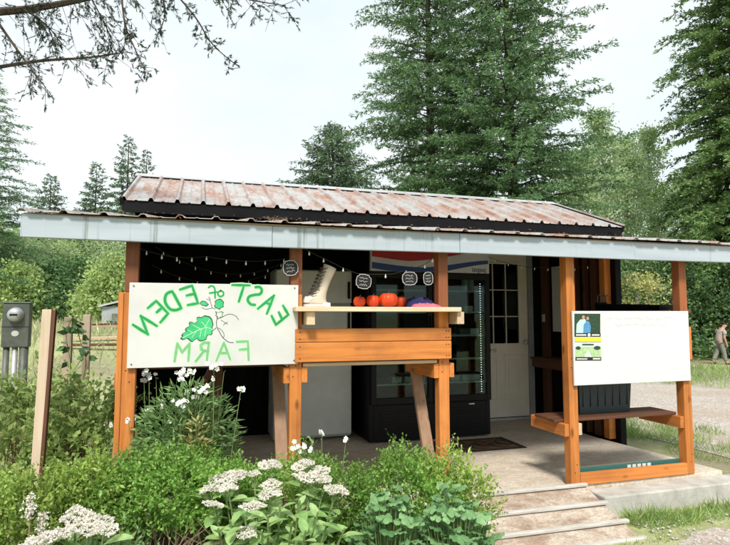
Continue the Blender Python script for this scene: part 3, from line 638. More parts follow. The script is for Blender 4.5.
for z in (.60, .86, 1.12, 1.38, 1.62):
    sh = MB(); sh.box(GX0+.06, GX1-.06, GY+.02, GY+.026, z, z+.02)
    for k in range(26): sh.box(GX0+.07+k*.05, GX0+.076+k*.05, GY+.03, GB-.06, z, z+.008)
    sh.build('shelf', 'white_panel', fg)
for x in (xm+.55,):
    ls = MB()
    for k in range(46): ls.lathe([(.004, -.004), (.006, 0), (.004, .004)], (x+.07, GY+.008, .50+k*.027), 6)
    ls.build('light_strip', 'lit_led', fg)
hd = box('header', 'header_white', fg, GX0+.005, GX1-.005, GY-.045, GY-.001, 1.832, 2.135, .006)
YH = GY-.046
def band(mat, tops, bots, off):
    mb = MB(); n = len(tops)
    vs = [(x, YH-off, z) for x, z in tops]+[(x, YH-off, z) for x, z in bots]; mb.add(vs, [(i, i+1, n+i+1, n+i) for i in range(n-1)]); mb.build('printed_wave', mat, hd)
us = np.linspace(GX0+.02, GX1-.02, 24); wv = lambda x: .03*math.sin((x-GX0)/1.44*5.2+2.6)
band('header_red', [(x, 2.13) for x in us], [(x, min(2.128, 1.975+wv(x)+.10*max(0, (x-2.2)))) for x in us], .0006)
band('header_blue', [(x, 1.915+wv(x)+.05*max(0, x-2.4)) for x in us], [(x, max(1.834, 1.845+wv(x)*1.2+.08*max(0, x-2.4))) for x in us], .0006)
flat_text('lettering', 'pepsi', .085, (3.06, YH-.002, 1.848), 'header_blue', hd)
# groceries behind the glass
def grocery(name, label, x, z, mat, kind):
    mb = MB()
    if kind == 'bottle': mb.lathe([(.033, 0), (.036, .01), (.036, .12), (.03, .14), (.014, .17), (.014, .20), (.016, .2), (.016, .22)], (x, GY+.12, z), 10)
    else: mb.box(x-.055, x+.055, GY+.06, GY+.18, z, z+.065); mb.box(x-.057, x+.057, GY+.058, GY+.182, z+.04, z+.05)
    tag(mb.build(name, mat, smooth=False, bevel=.004), label, 'groceries', 'groceries inside the glass-door fridge')
for x, z, m, k in ((2.96, 1.64, 'print_pale_blue', 'bottle'), (3.04, 1.64, 'white_panel', 'bottle')): grocery('bottle', ('white' if m == 'white_panel' else 'pale blue')+' bottle behind the fridge glass on its top shelf', x, z, m, k)
ORD = ['leftmost', 'second', 'third', 'fourth', 'fifth', 'sixth', 'seventh']
for k, (x, m) in enumerate(((2.1, 'print_sky'), (2.25, 'white_appliance'), (2.38, 'print_sky'), (2.66, 'white_appliance'), (2.80, 'print_sky'), (2.95, 'white_appliance'), (3.06, 'print_sky'))):
    grocery('carton', ORD[k]+' pale carton from the left on the lowest fridge shelf', x, .62, m, 'carton')
for x, z, m, lab in ((2.80, 1.40, 'grey_metal', 'grey carton on the upper fridge shelf'), (2.98, 1.40, 'white_panel', 'white carton on the upper fridge shelf'), (2.92, 1.14, 'grey_metal', 'grey carton on the middle fridge shelf'), (3.05, 1.14, 'white_appliance', 'pale carton on the middle fridge shelf')):
    grocery('carton', lab, x, z, m, 'carton')
wf = thing('upright_freezer', 'pale grey upright freezer with two doors standing in the dark left corner', 'freezer', (1.22, 6.0, 0))
box('cabinet', 'white_appliance', wf, .80, 1.655, 5.99, 6.44, .03, 1.86, .012)
for z0, z1 in ((.06, 1.47), (1.49, 1.85)):
    dr = box('door', 'white_appliance', wf, .805, 1.65, 5.935, 5.986, z0, z1, .012)
    h0, h1 = (z1-.45, z1-.08) if z0 < 1 else (z0+.05, z0+.24)
    box('handle', 'black_trim', dr, 1.60, 1.622, 5.90, 5.934, h0, h1, .006)

# ------------------------------------------------------------------ on the shelf
SZ = 1.4155
bo = thing('lace_up_boot', 'tall cream lace-up boot standing on the serving shelf', 'boot', (.84, 3.78, SZ))
bx, by = .80, 3.78; prof = [(.030,.035,.09,.03),(.09,.03,.075,.034),(.15,.028,.058,.036),(.21,.034,.055,.040),(.27,.048,.06,.044),(.305,.060,.064,.046)]
def ring(cx, cz, rx, ry, tilt, n=16): return [(bx+cx+rx*math.cos(2*math.pi*k/n)*math.cos(tilt), by+ry*math.sin(2*math.pi*k/n), SZ+cz+rx*math.cos(2*math.pi*k/n)*math.sin(tilt)) for k in range(n)]
vs = []; rings = [(-.005,.016,.092,.036,0),(-.010,.036,.088,.036,-.05),(-.002,.056,.070,.035,-.25),(.016,.078,.050,.033,-.38),(.032,.11,.036,.032,-.33),(.045,.15,.035,.033,-.28),(.060,.20,.039,.036,-.3),(.077,.25,.045,.039,-.32),(.090,.285,.049,.041,-.40),(.090,.285,.042,.035,-.40),(.066,.21,.026,.025,-.3)]
for r in rings: vs += ring(*r)
n = 16; fs = [(i*n+j, i*n+(j+1) % n, (i+1)*n+(j+1) % n, (i+1)*n+j) for i in range(len(rings)-1) for j in range(n)]+[tuple(range(n-1, -1, -1)), tuple(range((len(rings)-1)*n, len(rings)*n))]
MB().add(vs, fs).build('boot_shaft', 'boot_leather', bo, True)
MB().add(ring(-.006,.0005,.096,.040,0)+ring(-.006,.018,.097,.041,0), [tuple(range(15,-1,-1)), tuple(range(16,32))]+[(j,(j+1)%16,16+(j+1)%16,16+j) for j in range(16)]).build('sole', 'boot_white', bo, True)
MB().box(bx+.03, bx+.088, by-.032, by+.032, SZ+.0002, SZ+.03).build('heel', 'boot_white', bo, bevel=.004)
vs = []; tr_ = [(-.072,.03,.032,.03,0),(-.068,.046,.034,.034,0),(-.052,.064,.036,.036,-.3)]
for r in tr_: vs += ring(r[0], r[1], r[2], r[3]+.006, r[4])
MB().add(vs, [(i*16+j, i*16+(j+1) % 16, (i+1)*16+(j+1) % 16, (i+1)*16+j) for i in range(2) for j in range(16)]+[tuple(range(32, 48))]).build('toe_cap', 'boot_white', bo, True)
lc = MB()
for k in range(8):
    z = SZ+.085+k*.025; xf = bx-.045+k*.011
    lc.tube([(xf, by-.038, z+.006), (xf-.012, by-.012, z+.012), (xf-.012, by+.012, z+.016), (xf+.004, by+.036, z+.022)], .0035, 5); lc.tube([(xf+.004, by-.041, z+.022), (xf-.006, by-.02, z+.012), (xf-.008, by+.02, z+.006)], .0035, 5)
    lc.tube([(xf-.002, by-.036, z), (xf+.03, by-.044, z+.012)], .003, 5)
lc.tube([(bx+.03, by-.046, SZ+.26), (bx+.0, by-.058, SZ+.22), (bx-.01, by-.056, SZ+.17), (bx+.0, by-.05, SZ+.14)], .0035, 5)
lc.build('lace', 'boot_lace', bo)
def pumpkin(x, y, r, h, label):
    p = thing('pumpkin', label, 'pumpkin', (x, y, SZ), 'orange pumpkins on the serving shelf')
    lob = lambda a: .88+.13*abs(math.cos(a*4.5+x*9))**.8+.03*math.sin(a*2+x*30)
    pr_ = [(r*math.sin(t)**.8 if t > .02 else .004, h/2-h/2*math.cos(t)*(.96-.25*max(0, math.cos(t)*-1)*(t > 2.75))) for t in np.linspace(.25, math.pi-.06, 13)]
    MB().lathe(pr_, (x, y, SZ-h*.012), 36, lob).build('skin', 'pumpkin_skin', p, True)
    MB().tube([(x, y, SZ+h*.86), (x+.004, y, SZ+h*.98), (x+.010, y-.004, SZ+h*1.05)], [r*.13, r*.07, r*.08], 7).build('stem', 'pumpkin_stem', p)
def shelf_x(px, y): return onY(px, 300, y).x
pumpkin(shelf_x(359.5, 3.80), 3.80, .045, .084, 'leftmost small orange pumpkin on the shelf, beside the cream boot')
pumpkin(shelf_x(373, 3.79), 3.79, .052, .094, 'second orange pumpkin from the cream boot')
pumpkin(shelf_x(388.5, 3.77), 3.77, .067, .112, 'largest orange pumpkin in the middle of the shelf')
pumpkin(shelf_x(401, 3.86), 3.86, .045, .088, 'orange pumpkin half hidden behind the largest, next to the folded cloths')
def cloth(name, label, cx, cy, z, rx, ry, h, mat):
    me = MB(); nx, ny = 22, 14; vs = []
    for j in range(ny):
        for i in range(nx):
            u, v = i/(nx-1)*2-1, j/(ny-1)*2-1; e = max(0, 1-abs(u)**4)*max(0, 1-abs(v)**4)
            vs.append((cx+u*rx+.006*math.sin(v*5), cy+v*ry, z+.0006+e**.5*(h*(.80+.12*math.sin(u*9+v*4)*math.cos(v*6-u*3)+.08*math.sin(u*17-v*11)))))
    fs = [(j*nx+i, j*nx+i+1, (j+1)*nx+i+1, (j+1)*nx+i) for j in range(ny-1) for i in range(nx-1)]
    b = len(vs); vs += [(x, y, z+.0003) for x, y, _ in vs]; fs += [tuple(q+b for q in f[::-1]) for f in fs]
    tag(me.add(vs, fs).build(name, mat, smooth=True), label, 'cloth')
cx_ = shelf_x(420.5, 3.77)
cloth('folded_cloth', 'bright pink crumpled cloth lying on the shelf under the blue one', cx_+.006, 3.70, SZ, .10, .07, .034, 'pink_cloth')
cloth('folded_cloth', 'dark blue cloth heaped on the pink cloth at the shelf end', cx_, 3.80, SZ, .105, .07, .088, 'blue_cloth')

# ------------------------------------------------------------------ string lights and chalkboard tags
def festoon(label, pts, nb, sag, r=.0065):
    t = thing('string_light', label, 'string light', pts[0], 'string lights under the porch roof')
    path = []
    for a, b in zip(pts[:-1], pts[1:]):
        a, b = Vector(a), Vector(b)
        for k in range(10): f = k/10; path.append(a.lerp(b, f)-Vector((0, 0, sag*4*f*(1-f))))
    path.append(Vector(pts[-1])); MB().tube(path, .0022, 4).build('cable', 'wire', t)
    for k in range(nb):
        f = (k+.5)/nb*(len(path)-1); i = int(f); p = path[i].lerp(path[min(i+1, len(path)-1)], f-i)
        MB().lathe([(.003, 0), (.0035, -.008), (r, -.016), (r*.8, -.024), (.002, -.029)], p, 7).build('bulb', 'bulb_white', t, True)
    return t
festoon('string of small white bulbs across the dark bay above the painted sign', [(-.37, 3.79, 1.79), (.05, 3.80, 1.75), (.63, 3.79, 1.76)], 9, .03)
festoon('string of small bulbs dipping across the bay above the serving shelf', [tuple(onY(302, 247, 3.68)), tuple(onY(325, 259, 3.68)), tuple(onY(357, 273.5, 3.68)), tuple(onY(392, 274, 3.68)), tuple(onY(424, 265, 3.68)), tuple(onY(436, 255, 3.68))], 8, .004, .0075)
festoon('faint string of bulbs hanging deep inside behind the painted sign', [(-.35, 4.9, 1.93), (.3, 5.0, 1.72), (.9, 5.0, 1.93)], 10, .05, .006)
festoon('second faint string of bulbs low inside behind the painted sign', [(-.35, 4.6, 1.75), (.2, 4.7, 1.62), (.75, 4.7, 1.80)], 8, .04, .006)
festoon('string of tiny bulbs between the door and the message board post', [(2.95, 5.2, 1.98), (3.6, 5.2, 1.88), (4.3, 5.2, 1.93)], 8, .03, .007)
def plaque(label, px, py, w_, h_, tilt):
    c = onY(px, py, 3.672); t = thing('chalkboard_tag', label, 'tag', tuple(c))
    pts = []; nr = .32*min(w_, h_)
    for sx, sz in ((1, 1), (-1, 1), (-1, -1), (1, -1)):
        cor = [(sx*w_-sx*nr*math.cos(b), sz*h_-sz*nr*math.sin(b)) for b in np.linspace(math.pi/2, 0, 6)]      # notched corner
        if sx*sz > 0: cor = [(sx*w_-sx*nr*math.sin(b), sz*h_-sz*nr*math.cos(b)) for b in np.linspace(0, math.pi/2, 6)][::1]; cor = [(sx*w_*1.0-sx*nr*math.sin(b), sz*h_-sz*nr*math.cos(b)) for b in np.linspace(0, math.pi/2, 6)]
        else: cor = [(sx*w_-sx*nr*math.cos(b), sz*h_-sz*nr*math.sin(b)) for b in np.linspace(0, math.pi/2, 6)]
        pts += cor+([(0, sz*h_*1.10)] if sx*sz > 0 else [(sx*w_*1.10, 0)])
    pts = [(c.x+x*math.cos(tilt)-z*math.sin(tilt), c.z+x*math.sin(tilt)+z*math.cos(tilt)) for x, z in pts]
    MB().poly([(x, c.y, z) for x, z in pts], (0, -.004, 0)).build('panel', 'chalkboard', t)
    ou = MB(); q = [((x-c.x)*.92+c.x, (z-c.z)*.92+c.z) for x, z in pts]; stroke(ou, q+[q[0], q[1]], .0032, c.y-.0048); ou.build('outline', 'chalk', t)
    sc_ = MB()
    for row in (.45, .0, -.45):
        x = -w_*.58
        q = []
        while x < w_*.58: q.append((c.x+x*math.cos(tilt)-row*h_*math.sin(tilt), c.z+row*h_+x*math.sin(tilt)+random.uniform(-.15, .15)*h_)); x += w_*.09
        stroke(sc_, q, .0020, c.y-.0048)
    sc_.build('chalk_writing', 'chalk', t)
plaque('black chalkboard tag with white scalloped outline hanging above the pumpkins', 363.5, 281.5, .054, .050, -.12)
plaque('left of the two overlapping chalkboard tags hanging above the blue cloth', 409.5, 278.5, .056, .046, .04)
plaque('narrow right one of the two overlapping chalkboard tags by the third post', 428, 278.5, .036, .046, .05)
plaque('small chalkboard tag half hidden behind the second post', 290.5, 268, .05, .05, .1)

# ------------------------------------------------------------------ porch floor and bench things
dm = thing('doormat', 'brown doormat with dark border lying in front of the drinks fridge', 'doormat', (2.75, 5.1, 0))
a, b, c_, d_ = [onZ(*p, .001) for p in ((440, 446), (490, 447), (527, 441), (478, 434))]
x0, x1, y0, y1 = 2.30, 3.26, 5.02, 5.52
box('field', 'mat_fibre', dm, x0+.05, x1-.05, y0+.05, y1-.05, .001, .011, .002)
f = MB(); f.box(x0, x1, y0, y0+.049, .001, .012); f.box(x0, x1, y1-.049, y1, .001, .012); f.box(x0, x0+.049, y0+.049, y1-.049, .001, .012); f.box(x1-.049, x1, y0+.049, y1-.049, .001, .012)
f.build('border', 'mat_dark', dm)
sw_ = MB()
for k in range(7):
    cx, cy = x0+.14+k*.118, (y0+y1)/2+.05*(-1)**k; q = [(cx+.09*math.cos(t)*(.4+t/7), cy+.12*math.sin(t)*(.4+t/7)) for t in np.linspace(0, 5.5, 14)]
    n = len(q); sw_.tube([(x, y, .0115) for x, y in q], .006, 4)
sw_.build('scroll_pattern', 'mat_dark', dm)
tt = thing('storage_tote', 'dark blue-green plastic storage tote standing on the bench behind the message board', 'tote', (3.3, 3.96, .541))
def tapered(name, mat, parent, x0, x1, y0, y1, z0, z1, t, wall=.006, ribs=0):
    mb = MB(); o = [(x0+t, y0+t, z0), (x1-t, y0+t, z0), (x1-t, y1-t, z0), (x0+t, y1-t, z0), (x0, y0, z1), (x1, y0, z1), (x1, y1, z1), (x0, y1, z1)]
    i = [(x0+wall, y0+wall, z1), (x1-wall, y0+wall, z1), (x1-wall, y1-wall, z1), (x0+wall, y1-wall, z1), (x0+t+wall, y0+t+wall, z0+wall), (x1-t-wall, y0+t+wall, z0+wall), (x1-t-wall, y1-t-wall, z0+wall), (x0+t+wall, y1-t-wall, z0+wall)]
    fs = [(0, 3, 2, 1)]+[(k, (k+1) % 4, 4+(k+1) % 4, 4+k) for k in range(4)]+[(4+k, 4+(k+1) % 4, 8+(k+1) % 4, 8+k) for k in range(4)]+[(8+k, 8+(k+1) % 4, 12+(k+1) % 4, 12+k) for k in range(4)]+[(12, 13, 14, 15)]
    return mb.add(o+i, fs).build(name, mat, parent, bevel=.004)
tapered('tub', 'tote_plastic', tt, 3.02, 3.56, 3.88, 4.05, .542, .91, .018)
rim = MB(); rim.box(3.005, 3.575, 3.868, 3.879, .88, .912); rim.box(3.005, 3.575, 4.051, 4.062, .88, .912); rim.box(3.005, 3.019, 3.879, 4.051, .88, .912); rim.box(3.561, 3.575, 3.879, 4.051, .88, .912); rim.build('rim', 'tote_plastic', tt, bevel=.003)
box('lid', 'tote_plastic', tt, 3.0, 3.58, 3.865, 4.065, .913, .935, .006)
for k in range(7): box('rib', 'tote_plastic', tt, 3.065+k*.074, 3.073+k*.074, 3.885, 3.8915, .60, .87, .002)
rx_ = lambda f: (PX[4]+.06+(WX1-.12-PX[4]-.06)*f, 3.79+(5.12-3.79)*f)
for k, (f, label) in enumerate(((.30, 'low black seed tray on the side rail, nearest the end post'), (.58, 'black seed tray in the middle of the side rail behind the message board'), (.85, 'black seed tray at the far end of the side rail by the dark wall'))):
    x, y = rx_(f); t = thing('seed_tray', label, 'tray', (x, y, 1.406), 'black seed trays on the side rail')
    tapered('tray_tub', 'black_plastic', t, x-.09, x+.09, y-.17, y+.17, 1.406, 1.455+.012*k, .012)
    dv = MB()
    for q in range(1, 6): dv.box(x-.08, x+.08, y-.17+q*.057-.002, y-.17+q*.057+.002, 1.415, 1.448+.012*k)
    dv.build('divider', 'black_plastic', t)
x, y = rx_(.93)
tl = thing('tool_rack', 'row of small upright pale-tipped hooks standing above the far seed tray', 'rack', (WX1-.2, 5.15, 1.50))
box('bar', 'black_trim', tl, WX1-.22, WX1-.088, 5.08, 5.115, 1.47, 1.50, .003)
for k in range(4): MB().tube([(WX1-.21+k*.037, 5.09, 1.50), (WX1-.21+k*.037, 5.085, 1.57), (WX1-.205+k*.037, 5.06, 1.585)], .006, 6).build('hook', 'grey_metal', tl)

# ------------------------------------------------------------------ yard things on the left
mx_, my_ = col_at(17.5, 6.6); g = H(mx_, my_)
me_ = thing('electric_meter', 'grey-green electric meter cabinet with round glass dial on three conduits', 'electric meter', (mx_, my_, g))
zt, zb = atd(17, 303.5, 6.6).z, atd(17, 347, 6.6).z; hw_ = .145
box('cabinet', 'grey_metal', me_, mx_-hw_, mx_+hw_, my_-.06, my_+.06, zb, zt, .012)
box('cabinet_lip', 'grey_metal', me_, mx_-hw_-.008, mx_+hw_+.008, my_-.07, my_+.062, zt+.001, zt+.018, .004)
box('door_seam', 'black_trim', me_, mx_-hw_+.004, mx_+hw_-.004, my_-.062, my_-.0605, zb+.24, zb+.246, 0)
zm = zt-.135
dl = MB().lathe([(.088, 0), (.088, .02), (.078, .03), (.078, .06), (.07, .085), (.03, .095)], n=24).build('dial', 'galvanized', me_, True); dl.rotation_euler = (R(90), 0, 0); dl.location = Vector((mx_, my_-.06, zm))-WL(me_)
box('dial_plate', 'print_black', me_, mx_-.04, mx_+.04, my_-.1585, my_-.1565, zm-.012, zm+.012, 0)
MB().poly([(mx_+x, my_-.0605, zb+.165+y) for x, y in ell(0, 0, .04, .034)], (0, -.002, 0)).build('label_sticker', 'white_panel', me_)
for dx, r, m in ((-.10, .035, 'grey_metal'), (-.01, .032, 'galvanized'), (.085, .05, 'grey_metal')): MB().tube([(mx_+dx, my_, g-.05), (mx_+dx, my_, zb-.001)], r, 12).build('conduit', m, me_, True)
beam('cross_pipe', 'grey_metal', me_, (mx_-.22, my_-.02, g+.33), (mx_-.11, my_-.02, g+.33), .05, .05)
# stakes
sx, sy = col_at(49, 3.75)
stk = thing('fence_stake', 'tall pale leaning wooden stake with reddish edge beside the tangled weeds', 'stake', (sx, sy, H(sx, sy)))
p0, p1 = Vector((col_at(40.5, 3.62)[0], col_at(40.5, 3.62)[1], -.30)), atd(47.5, 309.5, 3.72)
beam('pale_board', 'pale_wood_z', stk, p0, p1, .058, .035, .004, (0, 1, 0))
off = Vector((.042, .012, .0)); beam('red_board', 'brown_wood_z', stk, p0+off+Vector((0, 0, .55)), p1+off+Vector((0, 0, -.005)), .022, .05, .003, (0, 1, 0))
for px, py, dd, lab in ((69, 317, 6.4, 'thin grey wooden post behind the leaning stake'), (87.5, 314.5, 6.9, 'square weathered wooden post nearest the stand corner')):
    q = atd(px, py, dd); tag(beam('fence_post', 'grey_wood_z', None, (q.x, q.y, H(q.x, q.y)-.1), tuple(q), .085, .085, .006, (0, 1, 0)), lab, 'post')
for k, (px, py, dd, ln, an) in enumerate(((104, 347, 12, 1.3, .1), (100, 352, 11, 1.2, -.15), (108, 356, 11.5, 1.1, .3), (103, 343, 13, 1.4, .0), (106, 339, 14, 1.0, .5))):
    q = atd(px, py, dd); z = H(q.x, q.y)+.06+.05*k
    d = Vector((math.cos(an), math.sin(an), random.uniform(-.02, .04)))*ln/2; q.z = z
    tag(beam('lumber_plank', ('raw_wood_x', 'brown_wood_x', 'raw_wood_x', 'grey_wood_x', 'brown_wood_x')[k], None, q-d, q+d, .14, .05, .004),
        ('pale loose plank in the yard pile, second from top', 'reddish plank across the yard pile near the posts', 'short pale plank lowest in the yard pile', 'long grey plank near the top of the yard pile', 'short dark plank topmost on the yard pile')[k], 'plank', 'loose planks piled in the yard')
q = atd(113, 318, 24); gz = H(q.x, q.y); sh = thing('garden_shed', 'small grey garden shed with pale sloped roof far behind the corner post', 'shed', (q.x, q.y, gz))
box('wall', 'shed_grey', sh, q.x-.45, q.x+1.2, q.y, q.y+1.6, gz, q.z+.50, .01)
MB().poly([(q.x-.6, q.y-.15, q.z+.47), (q.x+1.35, q.y-.15, q.z+.98), (q.x+1.35, q.y-.15, q.z+1.05), (q.x-.6, q.y-.15, q.z+.54)], (0, 1.9, 0)).build('roof', 'galvanized', sh)
box('door', 'grey_metal', sh, q.x-.05, q.x+.6, q.y-.03, q.y-.005, gz+.02, q.z+.2, .01)
q = atd(113, 334, 19); gz = H(q.x, q.y); bn = thing('wheeled_bin', 'dark teal plastic bin in front of the grey shed', 'bin', (q.x, q.y, gz))
tapered('body', 'teal_plastic', bn, q.x-.18, q.x+.24, q.y-.2, q.y+.2, gz, q.z+.42, .03); box('lid', 'teal_plastic', bn, q.x-.2, q.x+.26, q.y-.24, q.y+.22, q.z+.421, q.z+.47, .015)
q = atd(103, 324, 32); gz = H(q.x, q.y); ch = thing('garden_chair', 'red plastic garden chair beside the teal bin', 'chair', (q.x, q.y, gz))
zs = gz+.40
box('seat', 'red_plastic', ch, q.x-.16, q.x+.12, q.y-.2, q.y+.2, zs, zs+.04, .01); beam('backrest', 'red_plastic', ch, (q.x-.02, q.y+.2, zs+.04), (q.x-.02, q.y+.32, zs+.42), .30, .03, .01, (1, 0, 0))
for dx in (-.14, .10):
    for dy in (-.17, .17): beam('leg', 'red_plastic', ch, (q.x+dx, q.y+dy, gz), (q.x+dx, q.y+dy, zs-.001), .03, .03, 0)

# ------------------------------------------------------------------ the person on the lot
pd = 22.3; q = atd(720.5, 362, pd); fx, fy = q.x, q.y; gz = H(fx, fy); sc_h = abs(atd(720, 323.5, pd).z-gz)/1.68
pe = thing('person', 'person in a pale shirt and grey trousers walking away with bent head', 'person', (fx, fy, gz))
def skin(name, verts, edges, rads, mat, parent, sub=2):
    me = bpy.data.meshes.new(name); me.from_pydata(verts, edges, []); me.materials.append(MATS[mat]); o = bpy.data.objects.new(name, me); COL.objects.link(o); o.parent = parent
    sm = o.modifiers.new('skin', 'SKIN'); sm.use_smooth_shade = True; ss = o.modifiers.new('sub', 'SUBSURF'); ss.levels = sub; ss.render_levels = sub
    lay = me.skin_vertices[0].data
    for i, r in enumerate(rads): lay[i].radius = (r, r) if isinstance(r, (int, float)) else r; lay[i].use_root = (i == 0)
    o.scale = (sc_h,)*3; o.rotation_euler = (0, 0, -YAW); return o
# x is the walking direction (towards the picture's right), y away from the camera
B = [(-.02,0,.93),(.0,0,1.08),(.05,0,1.28),(.10,0,1.42),(.17,0,1.49),(.23,0,1.56),(.24,0,1.66),
     (-.01,-.09,.88),(.10,-.10,.50),(.16,-.10,.09),(.30,-.10,.03), (-.02,.09,.88),(-.06,.10,.48),(-.24,.10,.14),(-.14,.10,.03),
     (.10,-.19,1.38),(.05,-.25,1.10),(.13,-.24,.86),(.15,-.24,.78), (.10,.19,1.38),(.10,.24,1.10),(.20,.22,.88),(.22,.22,.80),
     (.17,-.225,.72),(.19,-.245,.715),(.155,-.255,.71),(.19,-.21,.74),(.24,.215,.74),(.215,.235,.735),(.25,.20,.75)]
E = [(0,1),(1,2),(2,3),(3,4),(4,5),(5,6),(0,7),(7,8),(8,9),(9,10),(0,11),(11,12),(12,13),(13,14),(3,15),(15,16),(16,17),(17,18),(3,19),(19,20),(20,21),(21,22),(18,23),(18,24),(18,25),(18,26),(22,27),(22,28),(22,29)]
r_ = [(.15,.12),(.14,.11),(.155,.115),(.13,.10),.055,.085,.09,.10,.072,.045,.04,.10,.072,.045,.04,.06,.045,.036,.032,.06,.045,.036,.032,.011,.010,.010,.011,.011,.010,.010]
skin('body', B, E, r_, 'skin', pe)
skin('shirt', [(-.02,0,.84),(-.01,0,1.08),(.05,0,1.28),(.10,0,1.41),(.10,-.20,1.37),(.07,-.245,1.2),(.10,.20,1.37),(.10,.235,1.2)], [(0,1),(1,2),(2,3),(3,4),(4,5),(3,6),(6,7)], [(.15,.13),(.18,.15),(.19,.15),(.14,.115),.085,.072,.085,.072], 'shirt', pe)
skin('trousers', [(-.02,0,.98),(-.01,-.09,.86),(.10,-.10,.50),(.15,-.10,.12),(-.02,.09,.86),(-.06,.10,.48),(-.22,.10,.17)], [(0,1),(1,2),(2,3),(0,4),(4,5),(5,6)], [(.18,.145),.115,.092,.078,.115,.092,.078], 'trousers', pe)
skin('hair', [(.205,0,1.62),(.215,0,1.69),(.255,0,1.725)], [(0,1),(1,2)], [.085,.098,.07], 'hair', pe)
for sy_, (a_, b_) in ((-1, ((.13,-.10,.055),(.33,-.10,.035))), (1, ((-.22,.10,.09),(-.11,.10,.03)))): skin('shoe', [a_, b_], [(0, 1)], [.055, .042], 'boot_lace', pe, 1)
skin('face', [(.30,0,1.60),(.335,0,1.575),(.32,0,1.545)], [(0,1),(1,2)], [.03,.014,.02], 'skin', pe, 1)

# ------------------------------------------------------------------ trees
def trunk_mesh(pts, rads, name, mat, parent, extra=(), n=9):
    mb = MB(); mb.tube(pts, rads, n)
    for e, r in extra: mb.tube(e, r, 4, False)
    o = mb.build(name, mat, parent, True); return o
def conifer(label, name, x, y, h, rad, nb, mat='fir_needles', t0=.06, leaf=(.26, .075), droop=.35, tw=1.0, power=.85, group=None, cat='tree', trunk_r=None, gap=.0, bark='bark', density=1.0):
    g = H(x, y); t = thing(name, label, cat, (x, y, g), group); tr_ = trunk_r or h*.013
    C, D = [], []; limbs = []
    for b in range(nb):
        f = t0+(1-t0)*(b+random.random())/nb; f = min(f, .995)
        az = b*2.399+random.uniform(-.5, .5); Lb = rad*((1-f)**power)*random.uniform(.62, 1.12)+.12*rad*.3
        if gap and random.random() < gap: Lb *= random.uniform(.25, .6)
        dv = np.array([math.cos(az), math.sin(az), 0]); up = random.uniform(.05, .3)+.5*f*f; dr = droop*random.uniform(.7, 1.4)*(1-.5*f)
        base = np.array([x, y, g+h*f]); P = lambda s: base+dv*s*Lb+np.array([0, 0, 1])*(up*s-dr*s*s)*Lb
        if Lb > .5: limbs.append(([tuple(P(s)) for s in (0, .35, .7, 1)], [tr_*.22*(1-f)+.012, tr_*.15*(1-f)+.01, .010, .004]))
        nt_ = max(4, int(Lb*6.5*tw)); side = np.array([-dv[1], dv[0], 0])
        for k in range(nt_):
            s = .12+.88*(k+random.random())/nt_; o = P(s); sg_ = 1 if k % 2 else -1
            tl_ = (.16*Lb+.18)*(1.12-s)*random.uniform(.7, 1.3)+.10; ang = random.uniform(.5, 1.15)
            td = dv*math.cos(ang)+side*sg_*math.sin(ang)+np.array([0, 0, random.uniform(-.45, .12)]); td /= np.linalg.norm(td)
            nl = max(3, int(tl_/leaf[0]*7*density)); ss = rng.random(nl)[:, None]
            C.append(o+td*ss*tl_+rng.normal(0, .035, (nl, 3))); D.append(td*1.0+rng.normal(0, .45, (nl, 3))+np.array([0, 0, -.12]))
    trunk_mesh([(x, y, g-.1), (x+.02*rad, y, g+h*.3), (x, y+.01*rad, g+h*.65), (x, y, g+h*.99)], [tr_*1.25, tr_*.9, tr_*.5, .02], 'trunk', bark, t, limbs)
    C = np.concatenate(C); D = np.concatenate(D); n = len(C)
    leaves('crown', C, D, leaf[0]*rng.uniform(.6, 1.25, n), leaf[1]*rng.uniform(.7, 1.3, n), mat, t); return t
def broadleaf(label, name, x, y, h, rx, z0, ncl, nl, mat, leaf=(.16, .10), bark='pale_bark', cat='tree', group=None, tall=1.0, cs=.38, taper=.55):
    g = H(x, y); t = thing(name, label, cat, (x, y, g), group); zc = g+z0; ch = h-z0
    u = rng.random(ncl); az = rng.random(ncl)*2*math.pi; rr = np.sqrt(rng.random(ncl))
    prof = rx*np.sin(np.pi*np.clip(u, .04, .96)**taper)**.7*(.75+.5*rng.random(ncl)); cc = np.stack([x+np.cos(az)*rr*prof, y+np.sin(az)*rr*prof, zc+u*ch], 1)
    per = max(4, nl//ncl); C = np.repeat(cc, per, 0); n = len(C); C = C+rng.normal(0, cs, (n, 3))*np.array([1, 1, .75*tall]); D = rng.normal(size=(n, 3))+np.array([0, 0, -.35])+unit(C-np.array([x, y, zc+ch*.4]))*.5
    limbs = []
    for k in range(min(26, ncl)):
        c = cc[k]; zb = zc+(c[2]-zc)*.45; limbs.append(([(x, y, zb), ((x+c[0])/2, (y+c[1])/2, (zb+c[2])/2+.1), tuple(c)], [h*.005+.008, h*.003+.006, .006]))
    trunk_mesh([(x, y, g-.1), (x+.06, y, g+h*.35), (x-.04, y, g+h*.7), (x, y, g+h*.93)], [h*.011+.02, h*.009+.015, h*.005+.01, .012], 'trunk', bark, t, limbs)
    leaves('crown', C, D, leaf[0]*rng.uniform(.6, 1.3, n), leaf[1]*rng.uniform(.6, 1.3, n), mat, t); return t
def T(px, d): return col_at(px, d)
def hh(py, d, x, y): return atd(365, py, d).z-H(x, y)
x, y = T(431, 25); conifer('tall dark fir with layered drooping boughs, left of the two behind the roof', 'fir_tree', x, y, 25, 5.9, 330, leaf=(.17, .044), droop=.32, group='big firs behind the stand', gap=.24, trunk_r=.24, power=.66, density=1.3, tw=1.15)
